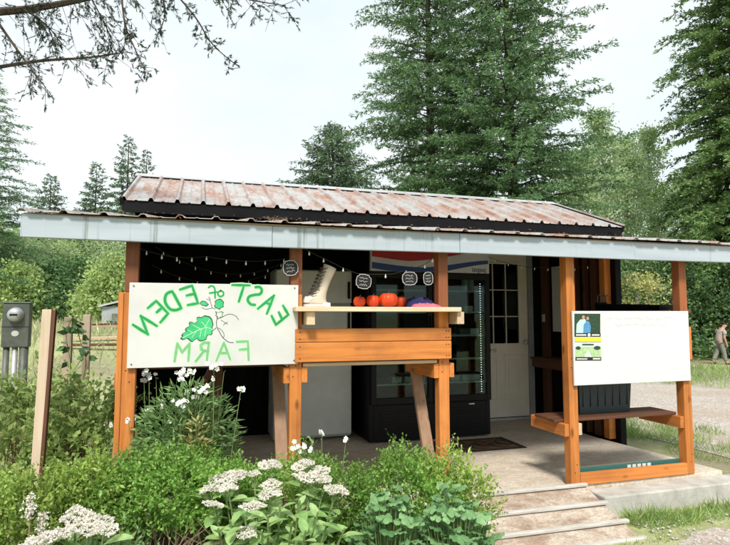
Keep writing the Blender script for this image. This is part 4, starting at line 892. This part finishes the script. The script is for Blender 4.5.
x, y = T(513, 22.5); conifer('tall dense fir, right of the two behind the roof, long boughs reaching right', 'fir_tree', x, y, 24, 5.7, 370, leaf=(.165, .043), droop=.24, group='big firs behind the stand', gap=.20, trunk_r=.24, power=.60, density=1.25, tw=1.15)
x, y = T(332, 40); conifer('smaller fir showing above the roof left of the two big firs', 'fir_tree', x, y, hh(120, 40, x, y), 9.5, 280, mat='far_needles', leaf=(.34, .08), group='big firs behind the stand')
x, y = T(750, 28); conifer('huge dark cedar at the right edge with dense hanging sprays', 'cedar_tree', x, y, 33, 6.6, 540, mat='cedar_needles', t0=.02, leaf=(.20, .064), droop=.6, power=.92, trunk_r=.5, density=1.2)
x, y = T(-22, 30); conifer('big fir at the left edge with loose hanging branch tips', 'fir_tree', x, y, hh(60, 30, x, y), 5.6, 170, leaf=(.20, .04), droop=.5, gap=.1)
for px, py, d, lab in ((45, 172, 60, 'short far fir, leftmost of the distant pointed firs'), (91, 160, 62, 'far pointed fir in the middle of the distant group'), (123, 132, 60, 'tallest far fir, just above the left roof corner'), (142, 146, 66, 'slim far fir peeping over the left end of the roof')):
    x, y = T(px, d); conifer(lab, 'distant_fir', x, y, hh(py, d, x, y), 6.0 if px < 140 else 4.2, 110, mat='far_needles', leaf=(.40, .11), droop=.45, group='distant pointed firs', density=1.2)
for px, py, d, rx, lab in ((578, 152, 30, 2.2, 'pale green alder between the big firs and its taller neighbours'), (604, 112, 33, 2.1, 'tallest pale green alder right of the big firs'), (632, 138, 35, 2.0, 'slender pale alder left of the cedar'), (655, 128, 38, 1.9, 'wispy pale alder just touching the cedar'), (690, 175, 40, 2.6, 'pale alder showing through the cedar branches')):
    x, y = T(px, d); broadleaf(lab, 'alder_tree', x, y, hh(py, d, x, y), rx, 1.0, 150, 15000, 'alder_leaves', (.19, .11), group='pale alders behind the stand', cs=.34, taper=.75)
x, y = T(640, 19); broadleaf('yellow-green bush seen under the porch roof beside the end post', 'yellow_bush', x, y, hh(272, 19, x, y), 1.5, .2, 60, 6000, 'yellow_leaves', (.10, .07), cat='bush', cs=.25)
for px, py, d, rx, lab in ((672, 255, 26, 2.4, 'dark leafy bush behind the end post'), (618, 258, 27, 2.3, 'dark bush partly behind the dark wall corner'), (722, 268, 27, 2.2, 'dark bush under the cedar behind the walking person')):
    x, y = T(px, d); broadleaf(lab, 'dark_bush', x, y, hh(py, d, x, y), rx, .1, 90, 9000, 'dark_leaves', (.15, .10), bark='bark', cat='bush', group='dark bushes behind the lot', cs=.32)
for px, py, d, rx, z0, mat, lab in ((6, 232, 34, 2.6, 1.2, 'alder_leaves', 'pale leafy tree at the left edge behind the meter'), (38, 226, 38, 3.0, .8, 'alder_leaves', 'rounded green tree behind the meter and stake'), (62, 244, 40, 2.8, .8, 'willow_leaves', 'yellowish leafy tree above the thin grey post'),
        (100, 222, 42, 3.2, .8, 'alder_leaves', 'broad green tree just left of the stand corner'), (82, 262, 30, 1.9, .1, 'dark_leaves', 'dark round bush behind the weathered posts'), (55, 268, 31, 1.5, .1, 'dark_leaves', 'smaller dark bush behind the leaning stake'),
        (112, 262, 27, 1.6, .1, 'willow_leaves', 'yellow-green willow bush above the grey shed'), (18, 268, 29, 1.6, .1, 'willow_leaves', 'low yellowish bush behind the meter cabinet'), (130, 240, 36, 2.6, .3, 'alder_leaves', 'green tree hidden half behind the corner post')):
    x, y = T(px, d); broadleaf(lab, 'leafy_tree' if z0 > .2 else 'leafy_bush', x, y, hh(py, d, x, y), rx, z0, 90, 8000, mat, (.19, .12), cat='tree' if z0 > .2 else 'bush', group='trees and bushes across the left field', cs=.36)
# far wood behind everything: one mass
C = []
for a in np.linspace(-62, 78, 150):
    d = random.uniform(75, 95); px_ = math.sin(R(a)+YAW)*d; py_ = math.cos(R(a)+YAW)*d; top = random.uniform(8, 13); n = 330
    c = np.array([px_, py_, H(px_, py_)])+rng.normal(0, 1.5, (n, 3))*np.array([1.2, 1.2, 0])+np.array([0, 0, 1])*(rng.random((n, 1))**.8*top); C.append(c)
C = np.concatenate(C); n = len(C)
tag(leaves('far_wood', C, rng.normal(size=(n, 3)), rng.uniform(.8, 1.7, n), rng.uniform(.5, .9, n), 'alder_leaves'), 'pale green far wood closing the view behind the fields', 'wood', kind='stuff')
# overhanging fir boughs at the top left
tx, ty = -3.6, 5.6; og = H(tx, ty)
ot = thing('overhanging_fir', 'fir with bare drooping boughs and sparse needles hanging in at the top left', 'tree', (tx, ty, og))
lb = MB(); C = []; D = []; wl = []
def bough(ptsd, r0, r1, twigs, tl, hang):
    P = [np.array(atd(*p)) for p in ptsd]; P = [np.array(v) for v in smooth_line([tuple(p) for p in P], 6)]; n = len(P)
    lb.tube([tuple(p) for p in P], [r0+(r1-r0)*i/(n-1) for i in range(n)], 6)
    for k in range(twigs):
        f = random.uniform(.05, 1)*(n-1.001); i = int(f); o = P[i]+(P[i+1]-P[i])*(f-i); dv = unit(P[i+1]-P[i])
        td = dv*random.uniform(.2, .9)+rng.normal(0, .55, 3)+np.array([0, 0, -hang]); td = unit(td); l = tl*random.uniform(.35, 1.2); bend = np.array([0, 0, -.35*l*hang])
        q = [o, o+td*l*.5+bend*.3, o+td*l+bend]; lb.tube([tuple(v) for v in q], [.0026, .0018, .001], 3, False)
        for j in range(random.randint(2, 6)):
            s = random.uniform(.25, 1); c = q[0]+(q[1]-q[0])*min(1, s*2)+(q[2]-q[1])*max(0, s*2-1); sd = unit(td+rng.normal(0, .7, 3)+np.array([0, 0, -.5*hang])); l2 = l*random.uniform(.12, .36)
            lb.tube([tuple(c), tuple(c+sd*l2)], [.0012, .0007], 3, False)
            m = int(12+l2*230); ss = rng.random(m)[:, None]; C.append(c+sd*l2*ss); D.append(sd*1.2+rng.normal(0, .36, (m, 3)))
top = (tx, ty, 4.4)
lb.tube([top, tuple(atd(-60, 30, 4.6)), tuple(atd(-5, 17, 4.5))], [.06, .045, .035], 7); lb.tube([(tx, ty, 3.8), tuple(atd(-60, 90, 4.8)), tuple(atd(-5, 76, 4.6))], [.045, .025, .016], 6)
bough(((-6, 12, 4.5), (30, 9, 4.5), (80, 0, 4.4), (140, -15, 4.2)), .034, .016, 70, .30, .55)
bough(((-6, 68, 4.6), (40, 61, 4.5), (85, 58, 4.4), (122, 53, 4.3)), .016, .004, 46, .21, .3)
bough(((-6, 17, 4.5), (18, 51, 4.4), (32, 70, 4.3), (46, 88, 4.3)), .012, .003, 26, .17, .3)
bough(((121, -12, 4.3), (125, 24, 4.2), (135, 49, 4.2), (145, 70, 4.1)), .009, .003, 28, .16, .5)
bough(((168, -15, 4.2), (195, 17, 4.1), (213, 45, 4.1), (240, 68, 4.0)), .008, .003, 30, .14, .25)
bough(((90, -4, 4.4), (100, 15, 4.3), (112, 39, 4.3)), .007, .003, 20, .20, .6)
bough(((180, -17, 4.2), (215, -8, 4.2), (250, 0, 4.2), (286, 6, 4.1)), .009, .003, 34, .20, .35)
bough(((150, -17, 4.2), (165, 6, 4.2), (160, 34, 4.2)), .006, .002, 20, .18, .6)
bough(((20, 7, 4.5), (45, 24, 4.4), (62, 44, 4.4)), .008, .003, 24, .22, .6)
trunk_mesh([(tx, ty, og-.1), (tx, ty, 2.5), (tx-.1, ty, 6), (tx-.1, ty, 11)], [.30, .24, .18, .06], 'trunk', 'bark', ot)
lb.build('bough', 'bark', ot)
C = np.concatenate(C); D = np.concatenate(D); n = len(C); leaves('needles', C, D, rng.uniform(.016, .030, n), rng.uniform(.0028, .0048, n), 'bough_needles', ot)

# ------------------------------------------------------------------ planting bed
def shrub(label, name, cx, cy, rx, ry, z0, z1, n, mat, lsz=(.022, .0125), lump=.22, up=.5, group=None, twigs=40, twig_mat='twig_bark', open_=0.0, cat='shrub', shell=.5):
    g = H(cx, cy); t = thing(name, label, cat, (cx, cy, g), group); hz = (z1-z0)/2; zc = (z0+z1)/2
    nt_ = n//9; v = unit(rng.normal(size=(nt_, 3))); 
    ph = rng.random(6)*6.28
    lm = 1+lump*(np.sin(v[:, 0]*5+ph[0])*np.cos(v[:, 1]*4+ph[1])+.7*np.sin(v[:, 2]*6+v[:, 0]*7+ph[2])+.45*np.sin(v[:, 0]*15+v[:, 2]*13+ph[3]))
    rr = (shell+(1-shell)*rng.random(nt_)**.5)*lm
    P = np.array([cx, cy, zc])+v*rr[:, None]*np.array([rx, ry, hz]); d = unit(v*.8+np.array([0, 0, up])+rng.normal(0, .35, (nt_, 3)))
    tl_ = rng.uniform(.05, .12, nt_)*(lsz[0]/.026)**.6
    s = np.tile(np.linspace(.05, 1, 9), nt_); B = np.repeat(P, 9, 0); DD = np.repeat(d, 9, 0); LL = np.repeat(tl_, 9)
    C = B+DD*(s*LL)[:, None]; Dl = unit(DD*.7+rng.normal(0, .75, (len(C), 3))); ok = C[:, 2] > g+.01; C = C[ok]; Dl = Dl[ok]; m = len(C)
    leaves('foliage', C, Dl, lsz[0]*rng.uniform(.6, 1.25, m), lsz[1]*rng.uniform(.7, 1.25, m), mat, t, .2)
    tw = MB()
    for k in range(twigs):
        i = rng.integers(nt_); a = (cx+random.uniform(-.25, .25)*rx, cy+random.uniform(-.25, .25)*ry, g-.02); b = tuple(P[i]); mid = tuple((p+q)/2+random.uniform(-.04, .04) for p, q in zip(a, b))
        tw.tube([a, mid, b], [.006, .004, .002], 4, False)
    tw.build('stem', twig_mat, t); return t
def pos(px, py, d): return atd(px, py, d)
def shrub_px(label, name, px, py0, py1, d, wpx, n, mat, depth=.8, **kw):
    c = pos(px, (py0+py1)/2, d); zt = pos(px, py0, d).z; zb = max(pos(px, py1, d).z, H(c.x, c.y)); rx = wpx/2/FPX*d
    return shrub(label, name, c.x, c.y, rx, rx*depth, zb, zt, n, mat, **kw)
# low clipped shrubs along the porch
shrub_px('rounded box shrub with bare twigs low down, below the painted sign', 'box_shrub', 168, 462, 518, 2.95, 125, 20000, 'box_leaves', group='box shrubs along the porch', twigs=60)
shrub_px('bright green box shrub at the left below the leaning stake', 'box_shrub', 28, 484, 565, 2.75, 120, 16000, 'box_leaves_yellow', group='box shrubs along the porch')
shrub_px('yellowish small shrub between the stake and the box shrub', 'box_shrub', 92, 470, 550, 2.85, 84, 9000, 'box_leaves_yellow', group='box shrubs along the porch', lsz=(.03, .014))
shrub_px('box shrub under the serving counter behind the pale flower heads', 'box_shrub', 300, 466, 545, 3.25, 140, 16000, 'box_leaves', group='box shrubs along the porch')
shrub_px('airy yellow-green box shrub at the foot of the third post', 'box_shrub', 405, 458, 560, 3.25, 118, 19000, 'box_leaves', group='box shrubs along the porch', lump=.20)
shrub_px('box shrub sprawling toward the ramp, last in the row', 'box_shrub', 458, 462, 545, 3.2, 62, 5000, 'box_leaves_yellow', group='box shrubs along the porch', lump=.3)
shrub_px('dark leafy shrub between the flowering plant and the counter shrub', 'box_shrub', 236, 470, 560, 3.15, 80, 8000, 'box_leaves', group='box shrubs along the porch')
shrub_px('low shrub filling the bottom below the box shrub twigs', 'ground_shrub', 118, 550, 620, 2.4, 60, 1600, 'grey_leaves', lsz=(.035, .012))
tw = MB()
c = pos(172, 545, 2.7)
for k in range(60):
    a = c+Vector((random.uniform(-.12, .22), random.uniform(-.05, .05), -.1)); b = a+Vector((random.uniform(-.2, .25), random.uniform(-.2, -.02), random.uniform(.06, .24))); m = (a+b)/2+Vector((random.uniform(-.03, .03), 0, random.uniform(-.02, .03)))
    tw.tube([a, m, b], [.003, .0022, .001], 4, False)
tag(tw.build('dry_twigs', 'dry_twig'), 'tangle of dry pale twigs under the box shrub', 'twigs', kind='stuff')
# tangled weeds at the left of the stand
shrub_px('tangled olive weeds growing between the stake and the stand corner', 'weed_clump', 84, 392, 505, 4.1, 86, 5000, 'weed_leaves', lsz=(.055, .028), lump=.3, cat='weeds', group='tall weeds beside the stand', twigs=60)
shrub_px('lighter weeds with dry yellow seed heads left of the leaning stake', 'weed_clump', 12, 388, 520, 4.2, 92, 6000, 'weed_leaves', lsz=(.06, .026), lump=.3, cat='weeds', group='tall weeds beside the stand', twigs=50)
shrub_px('yellow dry weeds low behind the leaning stake', 'weed_clump', 48, 405, 500, 4.6, 80, 4000, 'dry_leaves', lsz=(.05, .014), lump=.3, cat='weeds', group='tall weeds beside the stand', twigs=40, twig_mat='dry_twig')
vn = thing('climbing_vine', 'green vine with heart-shaped leaves climbing between the wooden posts', 'vine', tuple(pos(78, 380, 5.2)))
st_ = MB(); V0 = [pos(72, 400, 5.0), pos(70, 360, 5.0), pos(66, 335, 5.0), pos(72, 318, 5.0)]; V1 = [pos(80, 390, 5.0), pos(86, 362, 5.0), pos(80, 340, 5.0), pos(76, 322, 5.0)]
for v in (V0, V1): st_.tube(smooth_line([tuple(a) for a in v], 4), .004, 4)
st_.build('stem', 'green_stem', vn); C = []; D = []
for v in (V0, V1):
    for k in range(26):
        f = random.uniform(0, 2.99); i = int(f); C.append(tuple(v[i].lerp(v[i+1], f-i)+Vector((random.uniform(-.06, .06), random.uniform(-.06, .06), 0)))); D.append((random.uniform(-1, 1), random.uniform(-1, .2), random.uniform(-.5, .1)))
leaves('foliage', C, D, rng.uniform(.06, .11, len(C)), rng.uniform(.05, .085, len(C)), 'dark_leaves', vn)
# white-flowered plant in front of the sign
def blossom_mesh(n_fl, spread, r, seed):
    rd = random.Random(seed); mb = MB()
    for k in range(n_fl):
        c = Vector((rd.gauss(0, spread), rd.gauss(0, spread), rd.gauss(0, spread*.7))); nn = Vector((rd.gauss(0, .5), -1+rd.gauss(0, .4), rd.uniform(0, .9))).normalized()
        a = nn.orthogonal().normalized(); b = nn.cross(a); ro = rd.random()*6
        for p in range(5):
            t = ro+p*2*math.pi/5; d1 = a*math.cos(t)+b*math.sin(t); d2 = a*math.cos(t+.55)+b*math.sin(t+.55); d3 = a*math.cos(t-.55)+b*math.sin(t-.55)
            mb.add([c, c+d3*r*.75+nn*r*.15, c+d1*r+nn*r*.10, c+d2*r*.75+nn*r*.15], [(0, 1, 2), (0, 2, 3)])
    me = bpy.data.meshes.new('flower'); me.from_pydata(mb.v, [], mb.f); me.materials.append(MATS['petal_white']); return me
FLM = [blossom_mesh(6, .013, .016, 1), blossom_mesh(9, .017, .016, 2), blossom_mesh(4, .009, .014, 3)]
def flower_plant(label, base, stems, leafn, leafr, ltop, mat='grey_leaves', lsz=(.062, .013), group=None):
    g = H(base.x, base.y); t = thing('white_flower_plant', label, 'plant', (base.x, base.y, g), group)
    sm = MB(); C = []; D = []
    for tip, fi in stems:
        b = Vector((base.x+(tip.x-base.x)*.5+random.uniform(-.04, .04), base.y+(tip.y-base.y)*.5, g)); m = b.lerp(tip, .6)+Vector((random.uniform(-.02, .02), 0, 0)); pts = smooth_line([tuple(b), tuple(m), tuple(tip)], 5)
        sm.tube(pts, [.005-.0035*i/(len(pts)-1) for i in range(len(pts))], 5)
        for k in range(14): q = Vector(pts[random.randint(4, len(pts)-1)]); C.append(tuple(q)); D.append((random.uniform(-1, 1), random.uniform(-1, .6), random.uniform(-.2, .8)))
        if fi is not None:
            o = bpy.data.objects.new('flower', FLM[fi]); COL.objects.link(o); o.parent = t; o.location = tip-WL(t); o.rotation_euler = (random.uniform(-.3, .3), random.uniform(-.3, .3), random.uniform(-.8, .8))
    sm.build('stem', 'green_stem', t)
    if leafn:
        v = unit(rng.normal(size=(leafn, 3))); rr = rng.random(leafn)**.4; zl = g+.42*(ltop-g); P = np.array([base.x, base.y, (zl+ltop)/2])+v*rr[:, None]*np.array([leafr, leafr*.5, (ltop-zl)/2*1.25])
        dd = unit(v*np.array([1, 1, .2])+np.array([0, -.2, .25])+rng.normal(0, .5, (leafn, 3))); sz = lsz[0]*rng.uniform(.6, 1.3, leafn); wd = lsz[1]*rng.uniform(.7, 1.3, leafn)
        C = np.concatenate([np.array(C), P]); D = np.concatenate([np.array(D), dd]); sz = np.concatenate([np.full(len(C)-leafn, .018), sz]); wd = np.concatenate([np.full(len(C)-leafn, .006), wd])
    else: C = np.array(C); D = np.array(D); sz = .018; wd = .006
    leaves('foliage', C, D, sz, wd, mat, t)
    return t
fd = 3.38
flower_plant('tall white-flowered plant with narrow leaves in front of the painted sign', pos(188, 440, fd), [(pos(x, y, fd+random.uniform(-.1, .1)), f) for x, y, f in ((149, 374, 1), (144, 380, 0), (128, 389, 1), (183, 372, 1), (181, 379, 0), (191, 372, 0), (214, 365, 1), (213, 378, 2), (241, 389, 0), (202, 389, 1), (195, 397, 0), (180, 402, 1), (182, 408, 1), (163, 402, 2), (162, 406, 2), (148, 411, 0), (128, 420, 2), (135, 417, 2), (187, 392, 2), (224, 372, None), (199, 385, 2), (156, 378, None), (170, 420, 2))], 3600, .31, pos(188, 396, fd).z)
flower_plant('dying yellow-leaved plant within the white-flowered one', pos(197, 450, 3.25), [(pos(196, 425, 3.25), None)], 500, .075, pos(197, 424, 3.25).z, 'dry_leaves', (.055, .014))
flower_plant('small white-flowered stems in front of the second post', pos(310, 470, 3.2), [(pos(x, y, 3.15), f) for x, y, f in ((322, 432, 0), (298, 446, 1), (304, 445, 2), (311, 449, 2), (346, 439, 2), (291, 452, None))], 120, .12, pos(310, 452, 3.2).z)
flower_plant('single white flower low beside the corner post', pos(112, 440, 3.6), [(pos(111, 424, 3.6), 2), (pos(107, 445, 3.6), None)], 60, .06, pos(112, 445, 3.6).z)
# sedum: flat pale heads over fleshy leaves
def sedum_head(seed):
    rd = np.random.default_rng(seed); n = 800; r = np.sqrt(rd.random(n))*.046; a = rd.random(n)*6.283; lump = .006*np.sin(a*3+seed)+.004*np.sin(r*300)
    C = np.stack([r*np.cos(a)*(1+.15*np.sin(a*2+seed)), r*np.sin(a), .016*(1-(r/.046)**2)+lump+rd.normal(0, .0022, n)], 1); D = rd.normal(size=(n, 3))*.9+np.array([0, -.2, .9])
    o = leaves('flower_head', C, D, rd.uniform(.005, .0085, n), rd.uniform(.005, .007, n), 'floret', kind=False); me = o.data; bpy.data.objects.remove(o); return me
SH = [sedum_head(k) for k in range(4)]
def leaf_mesh(L_, W_, fold, curl, mat):
    mb = MB(); ts = (0, .2, .45, .7, .9, 1); ws = (.12, .62, 1, .9, .5, .06); vs = []
    for t, w_ in zip(ts, ws): z = -curl*t*t*L_; vs += [(-W_/2*w_, t*L_, z+fold*W_*w_*.5), (0, t*L_, z), (W_/2*w_, t*L_, z+fold*W_*w_*.5)]
    fs = [(3*i+j, 3*i+j+1, 3*i+4+j, 3*i+3+j) for i in range(5) for j in range(2)]
    me = bpy.data.meshes.new('leaf'); me.from_pydata(vs, [], fs); me.materials.append(MATS[mat]); me.polygons.foreach_set('use_smooth', [True]*len(fs)); return me
SLF = [leaf_mesh(.105, .056, .35, .25, 'sedum_leaf'), leaf_mesh(.09, .05, .3, .4, 'sedum_leaf'), leaf_mesh(.075, .038, .4, .1, 'sedum_leaf')]
def put(me, name, parent, p, d, roll, s):
    o = bpy.data.objects.new(name, me); COL.objects.link(o); o.parent = parent; o.location = Vector(p)-WL(parent); o.rotation_euler = (Vector(d).to_track_quat('Y', 'Z')@Euler((0, roll, 0)).to_quaternion()).to_euler(); o.scale = (s,)*3; return o
def sedum(label, base, tips, nleaf, group=None, ext=()):
    g = H(base.x, base.y); t = thing('sedum_plant', label, 'plant', (base.x, base.y, g), group); sm = MB()
    for i, (tip, s) in enumerate(list(tips)+[(e, 0) for e in ext]):
        b = Vector((base.x+(tip.x-base.x)*.45, base.y+(tip.y-base.y)*.3, g)); m = b.lerp(tip, .55)+Vector((0, 0, .03)); pts = smooth_line([tuple(b), tuple(m), tuple(tip)], 4)
        sm.tube(pts, .005, 5)
        if s:
            o = bpy.data.objects.new('flower_head', SH[i % 4]); COL.objects.link(o); o.parent = t; o.location = tip-WL(t); s *= 1.5; o.scale = (s*random.uniform(.9, 1.2), s*.9, s*.8); o.rotation_euler = (random.uniform(-.1, .25), random.uniform(-.2, .2), random.uniform(0, 6))
            for k in range(5): a = k*1.256; sm.tube([tuple(tip-Vector((0, 0, .045))), tuple(tip+Vector((.03*math.cos(a)*s, .03*math.sin(a)*s, .002)))], .002, 3, False)
        nl = nleaf
        for k in range(nl):
            f = .30+.62*k/nl if s else .25+.75*k/nl; q = Vector(pts[0]); j = f*(len(pts)-1.01); q = Vector(pts[int(j)]).lerp(Vector(pts[int(j)+1]), j-int(j)); a = k*2.4+i
            put(SLF[(k+i) % 3], 'leaf', t, q, (math.cos(a), math.sin(a)-.25, random.uniform(.15, .8)+(.5 if f > .9 else 0)), random.uniform(-.3, .3), random.uniform(.9, 1.45)*(1 if f < .85 else .8))
    sm.build('stem', 'green_stem', t); return t
sedum('large pale-flowered sedum with fleshy light leaves below the serving counter', pos(272, 520, 2.75), [(pos(x, y, d), s) for x, y, d, s in ((210, 490, 2.75, .8), (223, 481, 2.8, 1.1), (236, 476, 2.85, .9), (228, 489, 2.7, .8), (270, 466, 2.95, 1.0), (254, 474, 2.9, .6), (271, 485, 2.75, .8), (270, 495, 2.7, .9), (303, 466, 2.95, 1.0), (312, 479, 2.85, 1.1), (321, 471, 2.95, .8), (336, 491, 2.8, .9), (253, 507, 2.6, .8), (246, 533, 2.5, .8), (213, 505, 2.65, .6), (325, 480, 2.85, .6))], 10, 'sedums in the bed',
      [pos(x, y, d) for x, y, d in ((280, 505, 2.6), (300, 500, 2.6), (318, 512, 2.6), (268, 515, 2.5), (292, 522, 2.45), (330, 515, 2.6), (245, 515, 2.5), (230, 520, 2.55), (306, 530, 2.4), (345, 528, 2.55), (262, 530, 2.4), (218, 528, 2.5))])
sedum('sedum with wide pale heads at the bottom left corner', pos(72, 550, 2.3), [(pos(x, y, d), s) for x, y, d, s in ((76, 517, 2.4, 1.0), (95, 522, 2.4, 1.0), (104, 530, 2.35, .9), (66, 534, 2.3, 1.0), (48, 539, 2.25, .9), (32, 546, 2.2, 1.0), (88, 530, 2.35, .8))], 8, 'sedums in the bed')
for k, (px, py, lab) in enumerate(((31, 493, 'pale grey seed spike left of the bottom sedum'), (43, 512, 'shorter pale seed spike beside the bottom sedum heads'))):
    q = pos(px, py, 2.5); g = H(q.x, q.y); t = thing('seed_spike', lab, 'plant', (q.x, q.y, g), 'pale seed spikes'); MB().tube([(q.x, q.y, g), tuple(q)], .003, 4).build('stem', 'dry_twig', t)
    n = 160; C = np.array(q)+np.stack([rng.normal(0, .012, n), rng.normal(0, .012, n), -rng.random(n)*.11], 1); leaves('seed_head', C, rng.normal(size=(n, 3)), .014, .008, 'floret', t)
# trifoliate bluish plant at the ramp
def tri_leaf(r, seed):
    mb = MB(); rd = random.Random(seed)
    for k in range(3):
        a0 = (k-1)*1.95; c, s = math.cos(a0), math.sin(a0); pts = [(0, 0, 0)]
        for j in range(9):
            t = (j/8-.5)*4.3; rr = r*(.95-.06*abs(math.sin(t*1.7))); lx, ly = rr*math.sin(t)*.60, r*.50+rr*.50*math.cos(t); pts.append((lx*c+ly*s, -lx*s+ly*c, -.10*ly-.6*lx*lx/r+.004*math.sin(j*2)))
        mb.add(pts, [(0, j, j+1) for j in range(1, 9)])
    me = bpy.data.meshes.new('leaf'); me.from_pydata(mb.v, [], mb.f); me.materials.append(MATS['columbine_leaf']); me.polygons.foreach_set('use_smooth', [True]*len(mb.f)); return me
TL = [tri_leaf(.040, 1), tri_leaf(.034, 2), tri_leaf(.046, 3)]
def columbine(label, px, py, d, rx, ry, zt, nleaf, group):
    c = pos(px, py, d); g = H(c.x, c.y); t = thing('columbine_plant', label, 'plant', (c.x, c.y, g), group); sm = MB()
    for k in range(nleaf):
        a = k*2.39996; f = math.sqrt((k+.5)/nleaf); x, y = c.x+rx*f*math.cos(a), c.y+ry*f*math.sin(a); z = g+(zt-g)*(1-.55*f*f)*random.uniform(.82, 1.05)-(.07 if random.random() < .35 else 0)
        b = (c.x+(x-c.x)*.3, c.y+(y-c.y)*.3, g); sm.tube([b, ((b[0]+x)/2, (b[1]+y)/2, (g+z)/2+.05), (x, y, z-.003)], .0022, 4, False)
        o = bpy.data.objects.new('leaf', TL[k % 3]); COL.objects.link(o); o.parent = t; o.location = Vector((x, y, z))-WL(t); o.scale = (random.uniform(.6, 1.0),)*3
        o.rotation_euler = (random.uniform(-.1, .5)+.2, random.uniform(-.3, .3), random.uniform(0, 6.28)) if f < .6 else Euler((.35, 0, a-math.pi/2+random.uniform(-.4, .4)))
    sm.build('stem', 'green_stem', t)
columbine('bluish three-lobed columbine clump spilling onto the ramp edge', 455, 530, 2.75, .26, .30, pos(455, 482, 2.85).z, 290, 'columbines by the ramp')
columbine('bluish columbine clump below the third post, beside the larger one', 388, 525, 2.7, .22, .26, pos(388, 480, 2.85).z, 240, 'columbines by the ramp')
# grass around the slab and along the lot
def grass(name, label, patches, mat='grass_blades'):
    C = []; D = []; Ls = []
    for (cx, cy, rx, ry, n, h) in patches:
        a = rng.random(n)*6.283; r = np.sqrt(rng.random(n)); x = cx+rx*r*np.cos(a); y = cy+ry*r*np.sin(a)
        keep = ~((x > -.6) & (x < 4.88) & (y > 3.44) & (y < 7.8)) & ~((x > 1.85) & (x < 3.0) & (y > 3.08) & (y < 3.8)); x, y = x[keep], y[keep]; m = len(x)
        C.append(np.stack([x, y, hgt(x, y)-.005], 1)); D.append(np.stack([rng.normal(0, .6, m), rng.normal(0, .6, m), np.ones(m)], 1)); Ls.append(h*(.25+1.3*rng.random(m)**1.8)*(.75+.35*np.sin(x*9+1)*np.cos(y*8)))
    C = np.concatenate(C); D = np.concatenate(D); Ls = np.concatenate(Ls); n = len(C)
    return tag(leaves(name, C, D, Ls, np.clip(Ls*.07, .003, .02), mat, None, .1), label, 'grass', kind='stuff')
P = []
for (px, py, rp, rd_, n, h) in ((612, 520, .28, .16, 1500, .15), (650, 512, .40, .17, 2600, .17), (690, 508, .40, .15, 2000, .13), (655, 534, .35, .2, 1500, .10), (600, 541, .3, .12, 500, .10), (670, 520, 1.0, .38, 5200, .10), (660, 512, .9, .22, 4200, .08), (720, 512, .9, .25, 3000, .08), (640, 545, .5, .25, 1500, .06), (640, 505, .5, .12, 1600, .17), (640, 530, .7, .16, 1500, .09), (700, 525, .8, .16, 1500, .08), (612, 535, .25, .12, 700, .12), (715, 515, .6, .3, 1500, .07), (700, 490, .8, .06, 900, .10), (725, 503, .3, .12, 700, .09), (560, 548, .35, .1, 500, .08),
                               (650, 437, .55, .8, 2600, .12), (630, 440, .4, .5, 1500, .12), (720, 462, .6, .5, 1800, .10), (668, 428, .5, .8, 1500, .11), (715, 370, 3, 2.2, 3500, .30), (735, 385, 2, 1.5, 2000, .2), (690, 375, 2.5, 1.5, 1800, .22), (655, 381, 2.5, 1.0, 1500, .18), (628, 384, 2.5, 1.0, 1200, .15)):
    v = onZ(px, py, -.25 if py > 400 else -.55); P.append((v.x, v.y, rp, rd_, n, h))
grass('grass', 'tufted green grass around the slab and beside the gravel', P)
P = [(-4.5, 9, 3.0, 3.0, 4000, .28), (-2.0, 6.0, 1.6, 1.6, 2500, .25), (-4, 14, 5, 4, 5000, .35), (-6, 22, 8, 6, 5000, .5), (-1.6, 4.2, 1.2, 1.2, 1500, .2), (0, 18, 5, 5, 2500, .4)]
grass('meadow_grass', 'pale rough meadow grass on the left field', P, 'meadow_blades')
# leaf litter on the porch roof edge and stones by the ramp
n = 260; xs = np.concatenate([rng.normal(.50, .06, 120), rng.uniform(-.9, 4.3, 140)]); C = np.stack([xs, rng.uniform(3.54, 3.66, n), 1.985+rng.random(n)*.012], 1)
tag(leaves('leaf_litter', C, rng.normal(size=(n, 3))*np.array([1, 1, .3]), .02, .005, 'litter_leaves'), 'dry needles and leaf litter along the porch roof edge', 'litter', kind='stuff')
base = bmesh.new(); bmesh.ops.create_icosphere(base, subdivisions=1, radius=1); iv = np.array([v.co for v in base.verts]); itf = [[v.index for v in f.verts] for f in base.faces]; base.free()
V = []; F = []
for k in range(2600):
    for _ in range(20):
        x, y = (random.uniform(2.9, 12), random.uniform(1.5, 12)) if k < 1300 else (random.uniform(3.0, 5.2), random.uniform(2.3, 3.35))
        if lot(x, y) or (x > 2.95 and y < 3.4): break
    r = random.choice((.005, .007, .010, .016)) if k < 1300 else random.choice((.003, .004, .006, .009)); b = len(V)*0+k*len(iv)
    V.append(iv*np.array([r*random.uniform(.8, 1.5), r*random.uniform(.8, 1.4), r*.7])+rng.normal(0, r*.12, iv.shape)+np.array([x, y, H(x, y)+.012])); F += [[q+b for q in f] for f in itf]
me = bpy.data.meshes.new('gravel_stones'); me.from_pydata(np.concatenate(V).tolist(), [], F); me.materials.append(MATS['concrete'])
tag(link('gravel_stones', me), 'loose pale stones scattered over the gravel lot', 'gravel', kind='stuff')
q = onZ(656, 509, -.22); mb = MB(); mb.lathe([(.01, 0), (.05, .01), (.062, .035), (.05, .062), (.02, .075)], (q.x, q.y, H(q.x, q.y)), 12, lambda a: 1+.12*math.sin(a*2+1)+.06*math.sin(a*5))
tag(mb.build('stone', 'concrete', smooth=True), 'single rounded pale stone in the grass before the slab', 'stone')
